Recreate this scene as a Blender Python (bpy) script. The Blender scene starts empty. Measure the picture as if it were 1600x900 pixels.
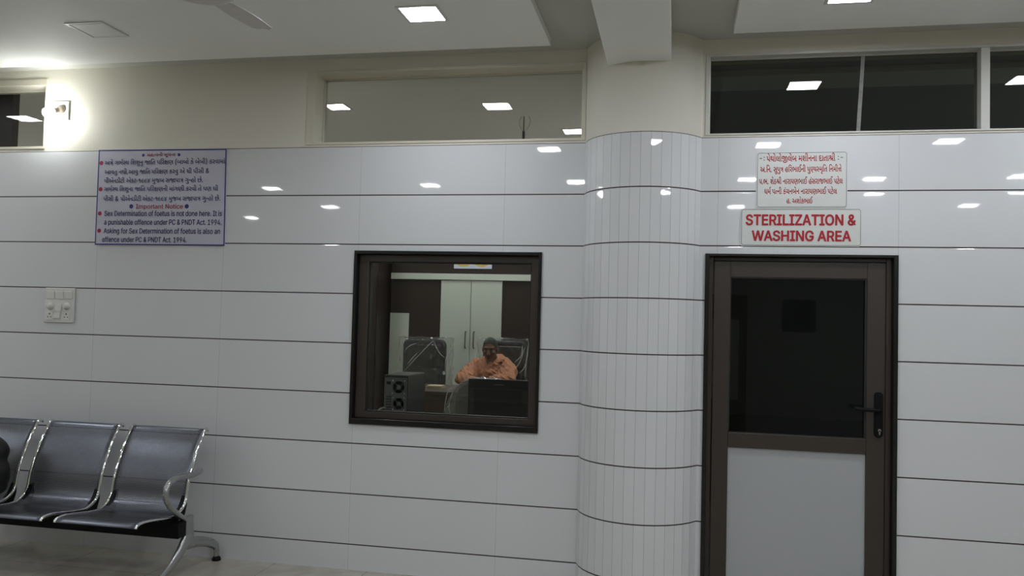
import bpy, bmesh, math, random
from mathutils import Vector, Matrix, noise
random.seed(4)
S = bpy.context.scene
COL = S.collection
PI = math.pi

# ---------------------------------------------------------------- camera, world, exposure
cam_data = bpy.data.cameras.new('camera')
cam = bpy.data.objects.new('camera', cam_data)
COL.objects.link(cam)
cam_data.sensor_fit = 'HORIZONTAL'
cam_data.sensor_width = 36.0
cam_data.lens = 36.0 * 1285.65 / 1600.0
cam_data.clip_start = 0.05
R_ = ((0.9806286, 0.19414409, 0.02599283), (-0.01780801, -0.04378566, 0.99888222), (0.19506519, -0.97999535, -0.03948015))
cam.matrix_world = Matrix.Translation((0, -4.78204, 1.53879)) @ Matrix(R_).transposed().to_4x4()
S.camera = cam
world = bpy.data.worlds.new('world')
S.world = world
world.use_nodes = True
world.node_tree.nodes['Background'].inputs[0].default_value = (0.5, 0.55, 0.6, 1)
world.node_tree.nodes['Background'].inputs[1].default_value = 3.0  # bright sky added to light the washroom through its unseen opening
S.view_settings.view_transform = 'Standard'
S.view_settings.look = 'None'
S.view_settings.exposure = 0.0
S.view_settings.gamma = 1.0
S.view_settings.use_curve_mapping = False
S.cycles.use_denoising = True
S.cycles.max_bounces = 10
S.cycles.transparent_max_bounces = 16
S.cycles.sample_clamp_indirect = 6.0
S.cycles.caustics_reflective = False
S.cycles.caustics_refractive = False
HALL_LED = 88.0
WALL_BULB = 210.0
OFFICE_LED = 79.0

# ---------------------------------------------------------------- helpers
def srgb(r, g, b):
    f = lambda c: (c / 255 / 12.92) if c <= 10 else ((c / 255 + 0.055) / 1.055) ** 2.4
    return (f(r), f(g), f(b), 1.0)

def mat(name, col, rough=0.5, metal=0.0, ns=20.0, na=0.06, bump=0.0, spec=0.5, coat=0.0):
    m = bpy.data.materials.new(name); m.use_nodes = True
    nt = m.node_tree; N = nt.nodes; L = nt.links
    p = N['Principled BSDF']
    p.inputs['Roughness'].default_value = rough
    p.inputs['Metallic'].default_value = metal
    p.inputs['Specular IOR Level'].default_value = spec
    p.inputs['Coat Weight'].default_value = coat
    tc = N.new('ShaderNodeTexCoord'); no = N.new('ShaderNodeTexNoise')
    no.inputs['Scale'].default_value = ns; no.inputs['Detail'].default_value = 4
    L.new(tc.outputs['Object'], no.inputs['Vector'])
    rp = N.new('ShaderNodeMapRange')
    rp.inputs['To Min'].default_value = 1 - na; rp.inputs['To Max'].default_value = 1 + na
    L.new(no.outputs['Fac'], rp.inputs['Value'])
    mx = N.new('ShaderNodeMix'); mx.data_type = 'RGBA'; mx.blend_type = 'MULTIPLY'
    mx.inputs[0].default_value = 1.0
    mx.inputs[6].default_value = tuple(col[:3]) + (1,)
    L.new(rp.outputs[0], mx.inputs[7])
    L.new(mx.outputs[2], p.inputs['Base Color'])
    if bump:
        b = N.new('ShaderNodeBump'); b.inputs['Strength'].default_value = bump; b.inputs['Distance'].default_value = 0.01
        L.new(no.outputs['Fac'], b.inputs['Height']); L.new(b.outputs[0], p.inputs['Normal'])
    return m

def emis(name, col, strength):
    m = bpy.data.materials.new(name); m.use_nodes = True
    nt = m.node_tree; N = nt.nodes
    N.remove(N['Principled BSDF'])
    e = N.new('ShaderNodeEmission'); e.inputs[0].default_value = tuple(col) + (1,); e.inputs[1].default_value = strength
    nt.links.new(e.outputs[0], N['Material Output'].inputs[0])
    return m

def glass(name, tint, ior=1.45, rough=0.01, haze=0.0, hazecol=(0.6, 0.6, 0.6, 1)):
    m = bpy.data.materials.new(name); m.use_nodes = True
    nt = m.node_tree; N = nt.nodes; L = nt.links
    N.remove(N['Principled BSDF'])
    t = N.new('ShaderNodeBsdfTransparent'); t.inputs[0].default_value = tuple(tint) + (1,)
    g = N.new('ShaderNodeBsdfGlossy'); g.inputs['Roughness'].default_value = rough
    f = N.new('ShaderNodeFresnel'); f.inputs[0].default_value = ior
    ge = N.new('ShaderNodeNewGeometry')
    en = N.new('ShaderNodeMath'); en.operation = 'SUBTRACT'; en.inputs[0].default_value = 1.0; L.new(ge.outputs['Backfacing'], en.inputs[1])
    fm = N.new('ShaderNodeMath'); fm.operation = 'MULTIPLY'; L.new(f.outputs[0], fm.inputs[0]); L.new(en.outputs[0], fm.inputs[1])
    mx = N.new('ShaderNodeMixShader')
    L.new(fm.outputs[0], mx.inputs[0]); L.new(t.outputs[0], mx.inputs[1]); L.new(g.outputs[0], mx.inputs[2])
    out = mx
    if haze:
        d = N.new('ShaderNodeBsdfDiffuse'); d.inputs[0].default_value = hazecol
        m2 = N.new('ShaderNodeMixShader'); m2.inputs[0].default_value = haze
        L.new(mx.outputs[0], m2.inputs[1]); L.new(d.outputs[0], m2.inputs[2]); out = m2
    L.new(out.outputs[0], N['Material Output'].inputs[0])
    return m

class NB:
    """tiny node builder for scalar maths"""
    def __init__(s, m): s.N = m.node_tree.nodes; s.L = m.node_tree.links
    def math(s, op, a, b=None, c=None):
        n = s.N.new('ShaderNodeMath'); n.operation = op
        for i, v in enumerate((a, b, c)):
            if v is None: continue
            if isinstance(v, (int, float)): n.inputs[i].default_value = v
            else: s.L.new(v, n.inputs[i])
        return n.outputs[0]
    def mix(s, f, a, b):
        n = s.N.new('ShaderNodeMix'); n.data_type = 'RGBA'
        for i, v in ((0, f), (6, a), (7, b)):
            if isinstance(v, (int, float)): n.inputs[i].default_value = v
            elif isinstance(v, tuple): n.inputs[i].default_value = v
            else: s.L.new(v, n.inputs[i])
        return n.outputs[2]
    def smooth(s, v, a, b):
        n = s.N.new('ShaderNodeMapRange'); n.interpolation_type = 'SMOOTHSTEP'
        s.L.new(v, n.inputs[0]); n.inputs[1].default_value = a; n.inputs[2].default_value = b
        return n.outputs[0]

TOPZ = 2.594; ROW = 0.305
def tile_mat(name, width, u0, joint, jw, col):
    m = bpy.data.materials.new(name); m.use_nodes = True
    nb = NB(m); N, L = nb.N, nb.L; p = N['Principled BSDF']
    uv = N.new('ShaderNodeUVMap'); sp = N.new('ShaderNodeSeparateXYZ'); L.new(uv.outputs[0], sp.inputs[0])
    v = nb.math('DIVIDE', nb.math('SUBTRACT', TOPZ + 10 * ROW, sp.outputs[1]), ROW)
    fv = nb.math('FRACT', v); dv = nb.math('MULTIPLY', nb.math('MINIMUM', fv, nb.math('SUBTRACT', 1.0, fv)), ROW)
    u = nb.math('DIVIDE', nb.math('SUBTRACT', sp.outputs[0], u0 - 50 * width), width)
    fu = nb.math('FRACT', u); du = nb.math('MULTIPLY', nb.math('MINIMUM', fu, nb.math('SUBTRACT', 1.0, fu)), width)
    groove = nb.math('SUBTRACT', 1.0, nb.smooth(dv, 0.0031, 0.0040))
    jt = nb.math('SUBTRACT', 1.0, nb.smooth(du, jw * 0.5, jw * 0.5 + 0.0006))
    cb = N.new('ShaderNodeCombineXYZ'); L.new(nb.math('FLOOR', u), cb.inputs[0]); L.new(nb.math('FLOOR', v), cb.inputs[1])
    wn = N.new('ShaderNodeTexWhiteNoise'); wn.noise_dimensions = '2D'; L.new(cb.outputs[0], wn.inputs['Vector'])
    c = nb.mix(wn.outputs['Value'], tuple(x * 0.965 for x in col[:3]) + (1,), col)
    c = nb.mix(jt, c, joint)
    c = nb.mix(groove, c, (0.022, 0.012, 0.010, 1))
    L.new(c, p.inputs['Base Color'])
    p.inputs['IOR'].default_value = 1.52
    L.new(nb.math('ADD', 0.028, nb.math('MULTIPLY', groove, 0.5)), p.inputs['Roughness'])
    # softly eased tile edges, and the faint waviness of a polished glaze
    nz = N.new('ShaderNodeTexNoise'); nz.inputs['Scale'].default_value = 16; nz.inputs['Detail'].default_value = 2
    tc = N.new('ShaderNodeTexCoord'); L.new(tc.outputs['Object'], nz.inputs['Vector'])
    h = nb.math('ADD', nb.math('MULTIPLY', nb.smooth(dv, 0.0, 0.012), 0.10), nb.math('MULTIPLY', nz.outputs['Fac'], 0.010))
    b = N.new('ShaderNodeBump'); b.inputs['Strength'].default_value = 0.35; b.inputs['Distance'].default_value = 0.01
    L.new(h, b.inputs['Height']); L.new(b.outputs[0], p.inputs['Normal'])
    return m

def wloc(o):
    v = Vector((0, 0, 0))
    while o is not None: v = v + o.location; o = o.parent
    return v

def obj(name, bm, material, parent=None, smooth=False, bevel=0.0, seg=2, kind=None, label=None):
    """link one bmesh (written in world coordinates) as one mesh object"""
    me = bpy.data.meshes.new(name)
    bmesh.ops.recalc_face_normals(bm, faces=bm.faces) if not getattr(bm, 'keep', False) else None
    if parent is not None: bmesh.ops.translate(bm, vec=-wloc(parent), verts=bm.verts)
    bm.to_mesh(me); bm.free()
    for mm in (material if isinstance(material, (list, tuple)) else [material]): me.materials.append(mm)
    o = bpy.data.objects.new(name, me); COL.objects.link(o)
    if parent is not None: o.parent = parent
    if smooth: 
        for f in me.polygons: f.use_smooth = True
    if bevel:
        b = o.modifiers.new('bevel', 'BEVEL'); b.width = bevel; b.segments = seg; b.limit_method = 'ANGLE'
        b.harden_normals = False
    if kind: o['kind'] = kind
    if label: o['label'] = label
    return o

def tag(o, label, cat, group=None):
    o['label'] = label; o['category'] = cat
    if group: o['group'] = group
    return o

def thing(name, label, cat, loc=(0, 0, 0), group=None):
    o = bpy.data.objects.new(name, None); COL.objects.link(o); o.location = loc
    o.empty_display_size = 0.1
    return tag(o, label, cat, group)

def setting(name, loc=(0, 0, 0)):
    o = bpy.data.objects.new(name, None); COL.objects.link(o); o.location = loc; o['kind'] = 'structure'
    return o

def dup(root, loc, label=None, name=None):
    r = root.copy(); COL.objects.link(r); r.location = loc
    if label: r['label'] = label
    for ch in list(root.children):
        c = ch.copy(); COL.objects.link(c); c.parent = r
        for g in list(ch.children):
            d = g.copy(); COL.objects.link(d); d.parent = c
    return r

def B(): return bmesh.new()

def box(bm, x0, x1, y0, y1, z0, z1, rot=None, mi=0):
    vs = [bm.verts.new((x, y, z)) for z in (z0, z1) for y in (y0, y1) for x in (x0, x1)]
    if rot is not None:
        c = Vector(((x0 + x1) / 2, (y0 + y1) / 2, (z0 + z1) / 2))
        for w in vs: w.co = c + rot @ (w.co - c)
    for f in ((0, 2, 3, 1), (4, 5, 7, 6), (0, 1, 5, 4), (2, 6, 7, 3), (0, 4, 6, 2), (1, 3, 7, 5)):
        fc = bm.faces.new([vs[i] for i in f]); fc.material_index = mi
    return vs

def ring_frame(bm, x0, x1, z0, z1, l, r, b, t, y0, y1):
    """rectangular frame in the XZ plane with member widths l r b t"""
    o = [(x0, z0), (x1, z0), (x1, z1), (x0, z1)]
    i = [(x0 + l, z0 + b), (x1 - r, z0 + b), (x1 - r, z1 - t), (x0 + l, z1 - t)]
    V = [[bm.verts.new((p[0], y, p[1])) for p in q] for q in (o, i) for y in (y0, y1)]
    of, ob, nf, nb_ = V
    for k in range(4):
        j = (k + 1) % 4
        bm.faces.new((of[k], of[j], nf[j], nf[k])); bm.faces.new((ob[j], ob[k], nb_[k], nb_[j]))
        bm.faces.new((of[j], of[k], ob[k], ob[j])); bm.faces.new((nf[k], nf[j], nb_[j], nb_[k]))

def cyl(bm, p0, p1, r0, r1=None, n=20, caps=True):
    r1 = r0 if r1 is None else r1
    return tube(bm, [p0, p1], [r0, r1], n, caps)

def tube(bm, pts, rad, n=14, caps=True, flat=1.0, up=None):
    pts = [Vector(p) for p in pts]
    if isinstance(rad, (int, float)): rad = [rad] * len(pts)
    rings = []; prev = None
    for i, p in enumerate(pts):
        a = pts[max(i - 1, 0)]; c = pts[min(i + 1, len(pts) - 1)]
        t = (c - a).normalized()
        if up is not None: nrm = Vector(up) - t * t.dot(Vector(up))
        elif prev is None: nrm = t.orthogonal()
        else: nrm = prev - t * prev.dot(t)
        if nrm.length < 1e-6: nrm = t.orthogonal()
        nrm.normalize(); prev = nrm; bn = t.cross(nrm)
        rings.append([bm.verts.new(p + (nrm * math.cos(2 * PI * k / n) * flat + bn * math.sin(2 * PI * k / n)) * rad[i]) for k in range(n)])
    for a, c in zip(rings, rings[1:]):
        for k in range(n): bm.faces.new((a[k], a[(k + 1) % n], c[(k + 1) % n], c[k]))
    if caps:
        bm.faces.new(rings[0][::-1]); bm.faces.new(rings[-1])
    return rings

def ell(bm, c, r, seg=20, rot=None):
    r = (r, r, r) if isinstance(r, (int, float)) else r
    M = Matrix.Translation(c) @ (rot.to_4x4() if rot is not None else Matrix()) @ Matrix.Diagonal((*r, 1))
    return bmesh.ops.create_uvsphere(bm, u_segments=seg, v_segments=max(8, seg // 2), radius=1, matrix=M)['verts']

def lathe(bm, prof, c, axis='Z', n=32):
    """prof: (radius, height) pairs"""
    c = Vector(c); rings = []
    for r, h in prof:
        rr = max(r, 1e-4); ring = []
        for k in range(n):
            a = 2 * PI * k / n
            q = Vector((rr * math.cos(a), rr * math.sin(a), h))
            if axis == 'Y': q = Vector((q.x, q.z, q.y))
            ring.append(bm.verts.new(c + q))
        rings.append(ring)
    for a, b in zip(rings, rings[1:]):
        for k in range(n): bm.faces.new((a[k], a[(k + 1) % n], b[(k + 1) % n], b[k]))
    bm.faces.new(rings[0][::-1]); bm.faces.new(rings[-1])

def prism(bm, poly, x0, x1, axis='X'):
    """polygon of (a, b) pairs extruded: axis X -> (y, z), axis Y -> (x, z), axis Z -> (x, y)"""
    def P(a, b, t): return {'X': (t, a, b), 'Y': (a, t, b), 'Z': (a, b, t)}[axis]
    A = [bm.verts.new(P(a, b, x0)) for a, b in poly]; C = [bm.verts.new(P(a, b, x1)) for a, b in poly]
    n = len(poly)
    bm.faces.new(A[::-1]); bm.faces.new(C)
    for k in range(n): bm.faces.new((A[k], A[(k + 1) % n], C[(k + 1) % n], C[k]))

def smooth_path(pts, n=6, closed=False):
    """Catmull-Rom through pts"""
    P = [Vector(p) for p in pts]; out = []
    m = len(P)
    for i in range(m - 1):
        a, b, c, d = P[max(i - 1, 0)], P[i], P[i + 1], P[min(i + 2, m - 1)]
        for k in range(n):
            t = k / n
            out.append(0.5 * ((2 * b) + (c - a) * t + (2 * a - 5 * b + 4 * c - d) * t * t + (3 * b - a - 3 * c + d) * t ** 3))
    out.append(P[-1])
    return out

def voxel(bm, size, smooth_it=4):
    """union of closed shapes -> one continuous bmesh"""
    me = bpy.data.meshes.new('tmp'); bm.to_mesh(me); bm.free()
    o = bpy.data.objects.new('tmp', me); COL.objects.link(o)
    r = o.modifiers.new('r', 'REMESH'); r.mode = 'VOXEL'; r.voxel_size = size
    if smooth_it:
        s = o.modifiers.new('s', 'SMOOTH'); s.iterations = smooth_it; s.factor = 0.5
    bpy.context.view_layer.update()
    ev = o.evaluated_get(bpy.context.evaluated_depsgraph_get())
    b2 = bmesh.new(); b2.from_mesh(ev.to_mesh()); ev.to_mesh_clear()
    bpy.data.objects.remove(o); bpy.data.meshes.remove(me)
    return b2

def wall_grid(x0, x1, z0, z1, y0, y1, holes, zsplit=None):
    """wall slab with rectangular holes; front face at y0; faces above zsplit take material 1; UV = (x, z) metres"""
    bm = B(); uvl = bm.loops.layers.uv.new('UVMap')
    xs = sorted({x0, x1, *[h[0] for h in holes], *[h[1] for h in holes]})
    zs = sorted({z0, z1, *([zsplit] if zsplit else []), *[h[2] for h in holes], *[h[3] for h in holes]})
    xs = [x for x in xs if x0 <= x <= x1]; zs = [z for z in zs if z0 <= z <= z1]
    solid = lambda i, j: 0 <= i < len(xs) - 1 and 0 <= j < len(zs) - 1 and not any(
        h[0] - 1e-6 <= xs[i] and xs[i + 1] <= h[1] + 1e-6 and h[2] - 1e-6 <= zs[j] and zs[j + 1] <= h[3] + 1e-6 for h in holes)
    vd = {}
    def v(x, y, z):
        k = (round(x, 5), round(y, 5), round(z, 5))
        if k not in vd: vd[k] = bm.verts.new((x, y, z))
        return vd[k]
    def face(ps, mi):
        f = bm.faces.new([v(*p) for p in ps]); f.material_index = mi
        for l in f.loops: l[uvl].uv = (l.vert.co.x, l.vert.co.z)
    for i in range(len(xs) - 1):
        for j in range(len(zs) - 1):
            if not solid(i, j): continue
            a, b, c, d = xs[i], xs[i + 1], zs[j], zs[j + 1]
            mi = 1 if (zsplit and c >= zsplit - 1e-6) else 0
            face([(a, y0, c), (b, y0, c), (b, y0, d), (a, y0, d)], mi)
            face([(a, y1, c), (a, y1, d), (b, y1, d), (b, y1, c)], 1 if zsplit else 0)
            if not solid(i - 1, j): face([(a, y0, c), (a, y0, d), (a, y1, d), (a, y1, c)], 1 if zsplit else 0)
            if not solid(i + 1, j): face([(b, y0, c), (b, y1, c), (b, y1, d), (b, y0, d)], 1 if zsplit else 0)
            if not solid(i, j - 1): face([(a, y0, c), (a, y1, c), (b, y1, c), (b, y0, c)], 1 if zsplit else 0)
            if not solid(i, j + 1): face([(a, y0, d), (b, y0, d), (b, y1, d), (a, y1, d)], 1 if zsplit else 0)
    return bm

# ---------------------------------------------------------------- materials
M = {}
TILE = (0.66, 0.675, 0.69, 1)
M['tile'] = tile_mat('glazed_wall_tile', 0.913, -1.925, (0.42, 0.42, 0.42, 1), 0.0012, TILE)
M['tile_right'] = tile_mat('glazed_wall_tile_by_door', 0.941, 1.164, (0.42, 0.42, 0.42, 1), 0.0012, TILE)
M['strip'] = tile_mat('glazed_strip_tile', 0.0572, 0.0, (0.42, 0.41, 0.40, 1), 0.0018, TILE)
M['paint'] = mat('cream_wall_paint', (0.69, 0.665, 0.58), 0.62, ns=9, na=0.02, bump=0.02)
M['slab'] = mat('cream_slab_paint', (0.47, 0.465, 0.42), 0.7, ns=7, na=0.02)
M['ceil'] = mat('white_ceiling_paint', (0.80, 0.805, 0.77), 0.7, ns=7, na=0.02, bump=0.02)
M['office_paint'] = mat('office_ceiling_paint', (0.80, 0.79, 0.74), 0.7, ns=7, na=0.03)
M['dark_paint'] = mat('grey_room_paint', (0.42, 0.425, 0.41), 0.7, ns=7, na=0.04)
M['frame_cream'] = mat('cream_frame_paint', (0.60, 0.57, 0.47), 0.4, ns=15, na=0.03)
M['frame_white'] = mat('white_frame_aluminium', (0.55, 0.55, 0.51), 0.35, ns=15, na=0.03)
M['granite'] = mat('black_granite_jamb', (0.006, 0.006, 0.006), 0.25, ns=220, na=0.5)
M['bronze'] = mat('brown_anodised_aluminium', (0.050, 0.041, 0.034), 0.38, metal=0.25, ns=40, na=0.05)
M['gasket'] = mat('black_rubber_gasket', (0.006, 0.006, 0.006), 0.6)
M['pane'] = glass('clear_window_glass', (0.80, 0.82, 0.79))
M['pane_high'] = glass('clear_high_window_glass', (0.79, 0.80, 0.79), ior=1.5)
M['pane_smoke'] = glass('smoked_window_glass', (0.62, 0.63, 0.60), ior=1.5)
M['pane_door'] = glass('smoked_door_glass', (0.35, 0.38, 0.38), ior=1.4)
M['led_on'] = emis('lit_led_diffuser', (0.93, 0.965, 1.03), HALL_LED)
M['led_office'] = emis('lit_office_diffuser', (0.95, 0.97, 1.0), OFFICE_LED)
M['led_off'] = mat('unlit_led_diffuser', (0.72, 0.72, 0.70), 0.5)
M['bulb_on'] = emis('lit_bulb_glass', (0.97, 1.0, 0.97), WALL_BULB)
M['white_plastic'] = mat('white_plastic', (0.66, 0.66, 0.64), 0.35, ns=30, na=0.02)
M['grey_line'] = mat('grey_trim_plastic', (0.30, 0.30, 0.29), 0.5)
M['beige_plastic'] = mat('beige_bakelite', (0.42, 0.36, 0.28), 0.4)
M['black'] = mat('black_powder_coat', (0.004, 0.004, 0.005), 0.5, spec=0.15)
M['hole'] = mat('dark_socket_hole', (0.01, 0.01, 0.01), 0.6)
M['chrome'] = mat('polished_chrome', (0.80, 0.81, 0.83), 0.05, metal=1.0, ns=60, na=0.02)
M['silver'] = mat('silver_painted_metal', (0.40, 0.41, 0.41), 0.26, metal=0.85, ns=60, na=0.03)
M['dark_wood'] = mat('dark_brown_laminate', (0.018, 0.0105, 0.0095), 0.36, ns=3, na=0.15)
M['brown_wood'] = mat('brown_desk_laminate', (0.050, 0.033, 0.024), 0.4, ns=8, na=0.25)
M['white_lam'] = mat('white_laminate', (0.42, 0.44, 0.40), 0.35, ns=5, na=0.03)
M['leather'] = mat('black_leatherette', (0.010, 0.010, 0.012), 0.42, ns=60, na=0.1, bump=0.15)
M['poly'] = glass('clear_plastic_wrap', (0.93, 0.93, 0.93), ior=1.55, rough=0.07, haze=0.028)
M['poly_thick'] = glass('cloudy_plastic_wrap', (0.85, 0.85, 0.85), ior=1.5, rough=0.12, haze=0.24)
def creases(m, scale, dist):
    nt = m.node_tree; N = nt.nodes; L = nt.links
    tc = N.new('ShaderNodeTexCoord'); mp = N.new('ShaderNodeMapping'); mp.inputs['Scale'].default_value = (1.6, 1.0, 0.7); mp.inputs['Rotation'].default_value = (0, 0.6, 0)
    no = N.new('ShaderNodeTexNoise'); no.noise_type = 'RIDGED_MULTIFRACTAL'; no.inputs['Scale'].default_value = scale; no.inputs['Detail'].default_value = 3
    L.new(tc.outputs['Object'], mp.inputs[0]); L.new(mp.outputs[0], no.inputs['Vector'])
    b = N.new('ShaderNodeBump'); b.inputs['Strength'].default_value = 1.0; b.inputs['Distance'].default_value = dist
    L.new(no.outputs['Fac'], b.inputs['Height'])
    for n in N:
        if n.type in ('BSDF_GLOSSY', 'FRESNEL', 'BSDF_DIFFUSE'): L.new(b.outputs[0], n.inputs['Normal'])
creases(M['poly'], 7.0, 0.035); creases(M['poly_thick'], 6.0, 0.03)
M['poly_glint'] = glass('whitened_fold_glint', (0.9, 0.9, 0.9), ior=1.6, rough=0.1, haze=0.45, hazecol=(0.75, 0.77, 0.78, 1))  # white haze puts the glossy streaks into the fold colour
M['pc'] = mat('dark_computer_steel', (0.016, 0.018, 0.020), 0.4, ns=60, na=0.05)
M['pc_rear'] = mat('grey_computer_rear_steel', (0.105, 0.12, 0.145), 0.35, metal=0.3, ns=80, na=0.1)
M['monitor'] = mat('black_monitor_shell', (0.010, 0.012, 0.015), 0.4, ns=90, na=0.05)
M['paper'] = mat('cream_paper', (0.42, 0.36, 0.26), 0.8)
M['skin'] = mat('brown_skin', (0.125, 0.058, 0.034), 0.55, ns=25, na=0.08)
M['hair'] = mat('cropped_black_hair', (0.010, 0.008, 0.007), 0.7, ns=150, na=0.3)
M['eye'] = mat('shaded_eye_white', (0.16, 0.14, 0.12), 0.4)  # darkened, so the shade on the eyes sits in their colour
M['robe'] = mat('saffron_orange_cloth', (0.34, 0.145, 0.082), 0.85, ns=14, na=0.10, bump=0.05)
M['robe_dark'] = mat('saffron_undercloth', (0.30, 0.125, 0.07), 0.8, ns=14, na=0.10)
M['sign_face'] = mat('white_sign_acrylic', (0.60, 0.62, 0.60), 0.3, ns=10, na=0.015)
M['notice_face'] = mat('pale_lilac_notice_board', (0.50, 0.50, 0.60), 0.4, ns=10, na=0.02)
M['ink_blue'] = mat('navy_print', (0.018, 0.016, 0.13), 0.5)
M['ink_border'] = mat('blue_border_print', (0.022, 0.022, 0.20), 0.5)
M['ink_red'] = mat('red_print', (0.33, 0.012, 0.035), 0.5)
M['ink_red_sign'] = mat('crimson_print', (0.38, 0.006, 0.016), 0.5)
M['ink_grey'] = mat('grey_line_print', (0.06, 0.06, 0.065), 0.5)
M['poster'] = mat('white_blue_poster_paper', (0.42, 0.43, 0.55), 0.5)
M['poster_yellow'] = mat('yellow_poster_print', (0.45, 0.32, 0.05), 0.5)
M['dark_blue'] = mat('dark_blue_poster', (0.02, 0.035, 0.085), 0.5, ns=30, na=0.6)
M['bag'] = mat('black_stand_in_fabric', (0.008, 0.008, 0.009), 0.7, ns=120, na=0.2, bump=0.1)
M['fan'] = mat('grey_white_fan_enamel', (0.55, 0.54, 0.50), 0.35)
M['rod'] = mat('dark_grey_rod', (0.10, 0.095, 0.085), 0.5)
M['sealant'] = mat('grey_sealant', (0.20, 0.20, 0.19), 0.7, ns=40, na=0.5)
M['door_panel'] = mat('white_door_panel', (0.38, 0.395, 0.41), 0.42, ns=120, na=0.02)

def floor_mat():
    m = bpy.data.materials.new('polished_beige_floor_tile'); m.use_nodes = True
    nb = NB(m); N, L = nb.N, nb.L; p = N['Principled BSDF']
    tc = N.new('ShaderNodeTexCoord'); sp = N.new('ShaderNodeSeparateXYZ'); L.new(tc.outputs['Object'], sp.inputs[0])
    ds = []
    for k, off in ((0, 100.2), (1, 100.0)):
        f = nb.math('FRACT', nb.math('DIVIDE', nb.math('ADD', sp.outputs[k], off), 0.6))
        ds.append(nb.math('MULTIPLY', nb.math('MINIMUM', f, nb.math('SUBTRACT', 1.0, f)), 0.6))
    j = nb.math('SUBTRACT', 1.0, nb.smooth(nb.math('MINIMUM', *ds), 0.001, 0.002))
    no = N.new('ShaderNodeTexNoise'); no.inputs['Scale'].default_value = 3.5; no.inputs['Detail'].default_value = 7; no.inputs['Distortion'].default_value = 1.2
    L.new(tc.outputs['Object'], no.inputs['Vector'])
    c = nb.mix(nb.smooth(no.outputs['Fac'], 0.3, 0.7), (0.36, 0.335, 0.285, 1), (0.44, 0.415, 0.36, 1))
    c = nb.mix(j, c, (0.16, 0.14, 0.11, 1))
    L.new(c, p.inputs['Base Color']); p.inputs['Roughness'].default_value = 0.13
    return m
M['floor'] = floor_mat()

def perforated():
    """brushed steel sheet with real see-through round holes on a staggered grid"""
    m = bpy.data.materials.new('perforated_steel_sheet'); m.use_nodes = True
    nb = NB(m); N, L = nb.N, nb.L; p = N['Principled BSDF']
    uv = N.new('ShaderNodeUVMap'); sp = N.new('ShaderNodeSeparateXYZ'); L.new(uv.outputs[0], sp.inputs[0])
    d2 = []
    for off in (0.0, 0.5):
        a = nb.math('SUBTRACT', nb.math('FRACT', nb.math('ADD', nb.math('DIVIDE', sp.outputs[0], 0.0085), off)), 0.5)
        b = nb.math('SUBTRACT', nb.math('FRACT', nb.math('ADD', nb.math('DIVIDE', sp.outputs[1], 0.0145), off)), 0.5)
        a = nb.math('MULTIPLY', a, 8.5); b = nb.math('MULTIPLY', b, 14.5)
        d2.append(nb.math('SQRT', nb.math('ADD', nb.math('MULTIPLY', a, a), nb.math('MULTIPLY', b, b))))
    d = nb.math('MINIMUM', *d2)
    hole = nb.math('SUBTRACT', 1.0, nb.smooth(d, 2.2, 2.7))
    # plain unperforated margin round the sheet
    u = sp.outputs[0]; v = sp.outputs[1]
    inside = nb.math('MULTIPLY', nb.math('GREATER_THAN', u, 0.02), nb.math('LESS_THAN', u, 0.475))
    inside = nb.math('MULTIPLY', inside, nb.math('MULTIPLY', nb.math('GREATER_THAN', v, 0.05), nb.math('LESS_THAN', v, 0.86)))
    hole = nb.math('MULTIPLY', hole, inside)
    p.inputs['Metallic'].default_value = 0.9; p.inputs['Roughness'].default_value = 0.30
    no = N.new('ShaderNodeTexNoise'); no.inputs['Scale'].default_value = 30
    tc = N.new('ShaderNodeTexCoord'); L.new(tc.outputs['Object'], no.inputs['Vector'])
    c = nb.mix(no.outputs['Fac'], (0.115, 0.123, 0.145, 1), (0.15, 0.16, 0.185, 1)); L.new(c, p.inputs['Base Color'])
    t = N.new('ShaderNodeBsdfTransparent'); mx = N.new('ShaderNodeMixShader')
    L.new(hole, mx.inputs[0]); L.new(p.outputs[0], mx.inputs[1]); L.new(t.outputs[0], mx.inputs[2])
    L.new(mx.outputs[0], N['Material Output'].inputs[0])
    return m
M['perf'] = perforated()

# ---------------------------------------------------------------- the setting: hall
YR = -0.079                     # face of the wall piece with the door
SLAB = 3.15; PAN = 3.105
WX0, WX1, WZ0, WZ1 = -1.945, -0.775, 0.883, 1.945         # office window opening
bm = B(); box(bm, -8.2, 5.8, -10.2, 0.16, -0.1, 0.0); obj('floor', bm, M['floor'], kind='structure')
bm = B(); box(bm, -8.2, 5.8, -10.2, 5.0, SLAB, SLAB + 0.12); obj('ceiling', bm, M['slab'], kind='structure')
bm = wall_grid(-8.0, -0.533, 0.0, SLAB, 0.0, 0.16, [(WX0, WX1, WZ0, WZ1), (-2.30, -0.535, 2.606, 3.075), (-6.2, -4.187, 2.612, 3.09)], TOPZ)
obj('wall_front_left', bm, [M['tile'], M['paint']], kind='structure')
bm = wall_grid(0.1285, 5.6, 0.0, SLAB, YR, 0.12, [(0.159, 1.163, 0.0, 1.94), (0.145, 3.35, 2.604, 3.065)], TOPZ)
obj('wall_front_right', bm, [M['tile_right'], M['paint']], kind='structure')

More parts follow.
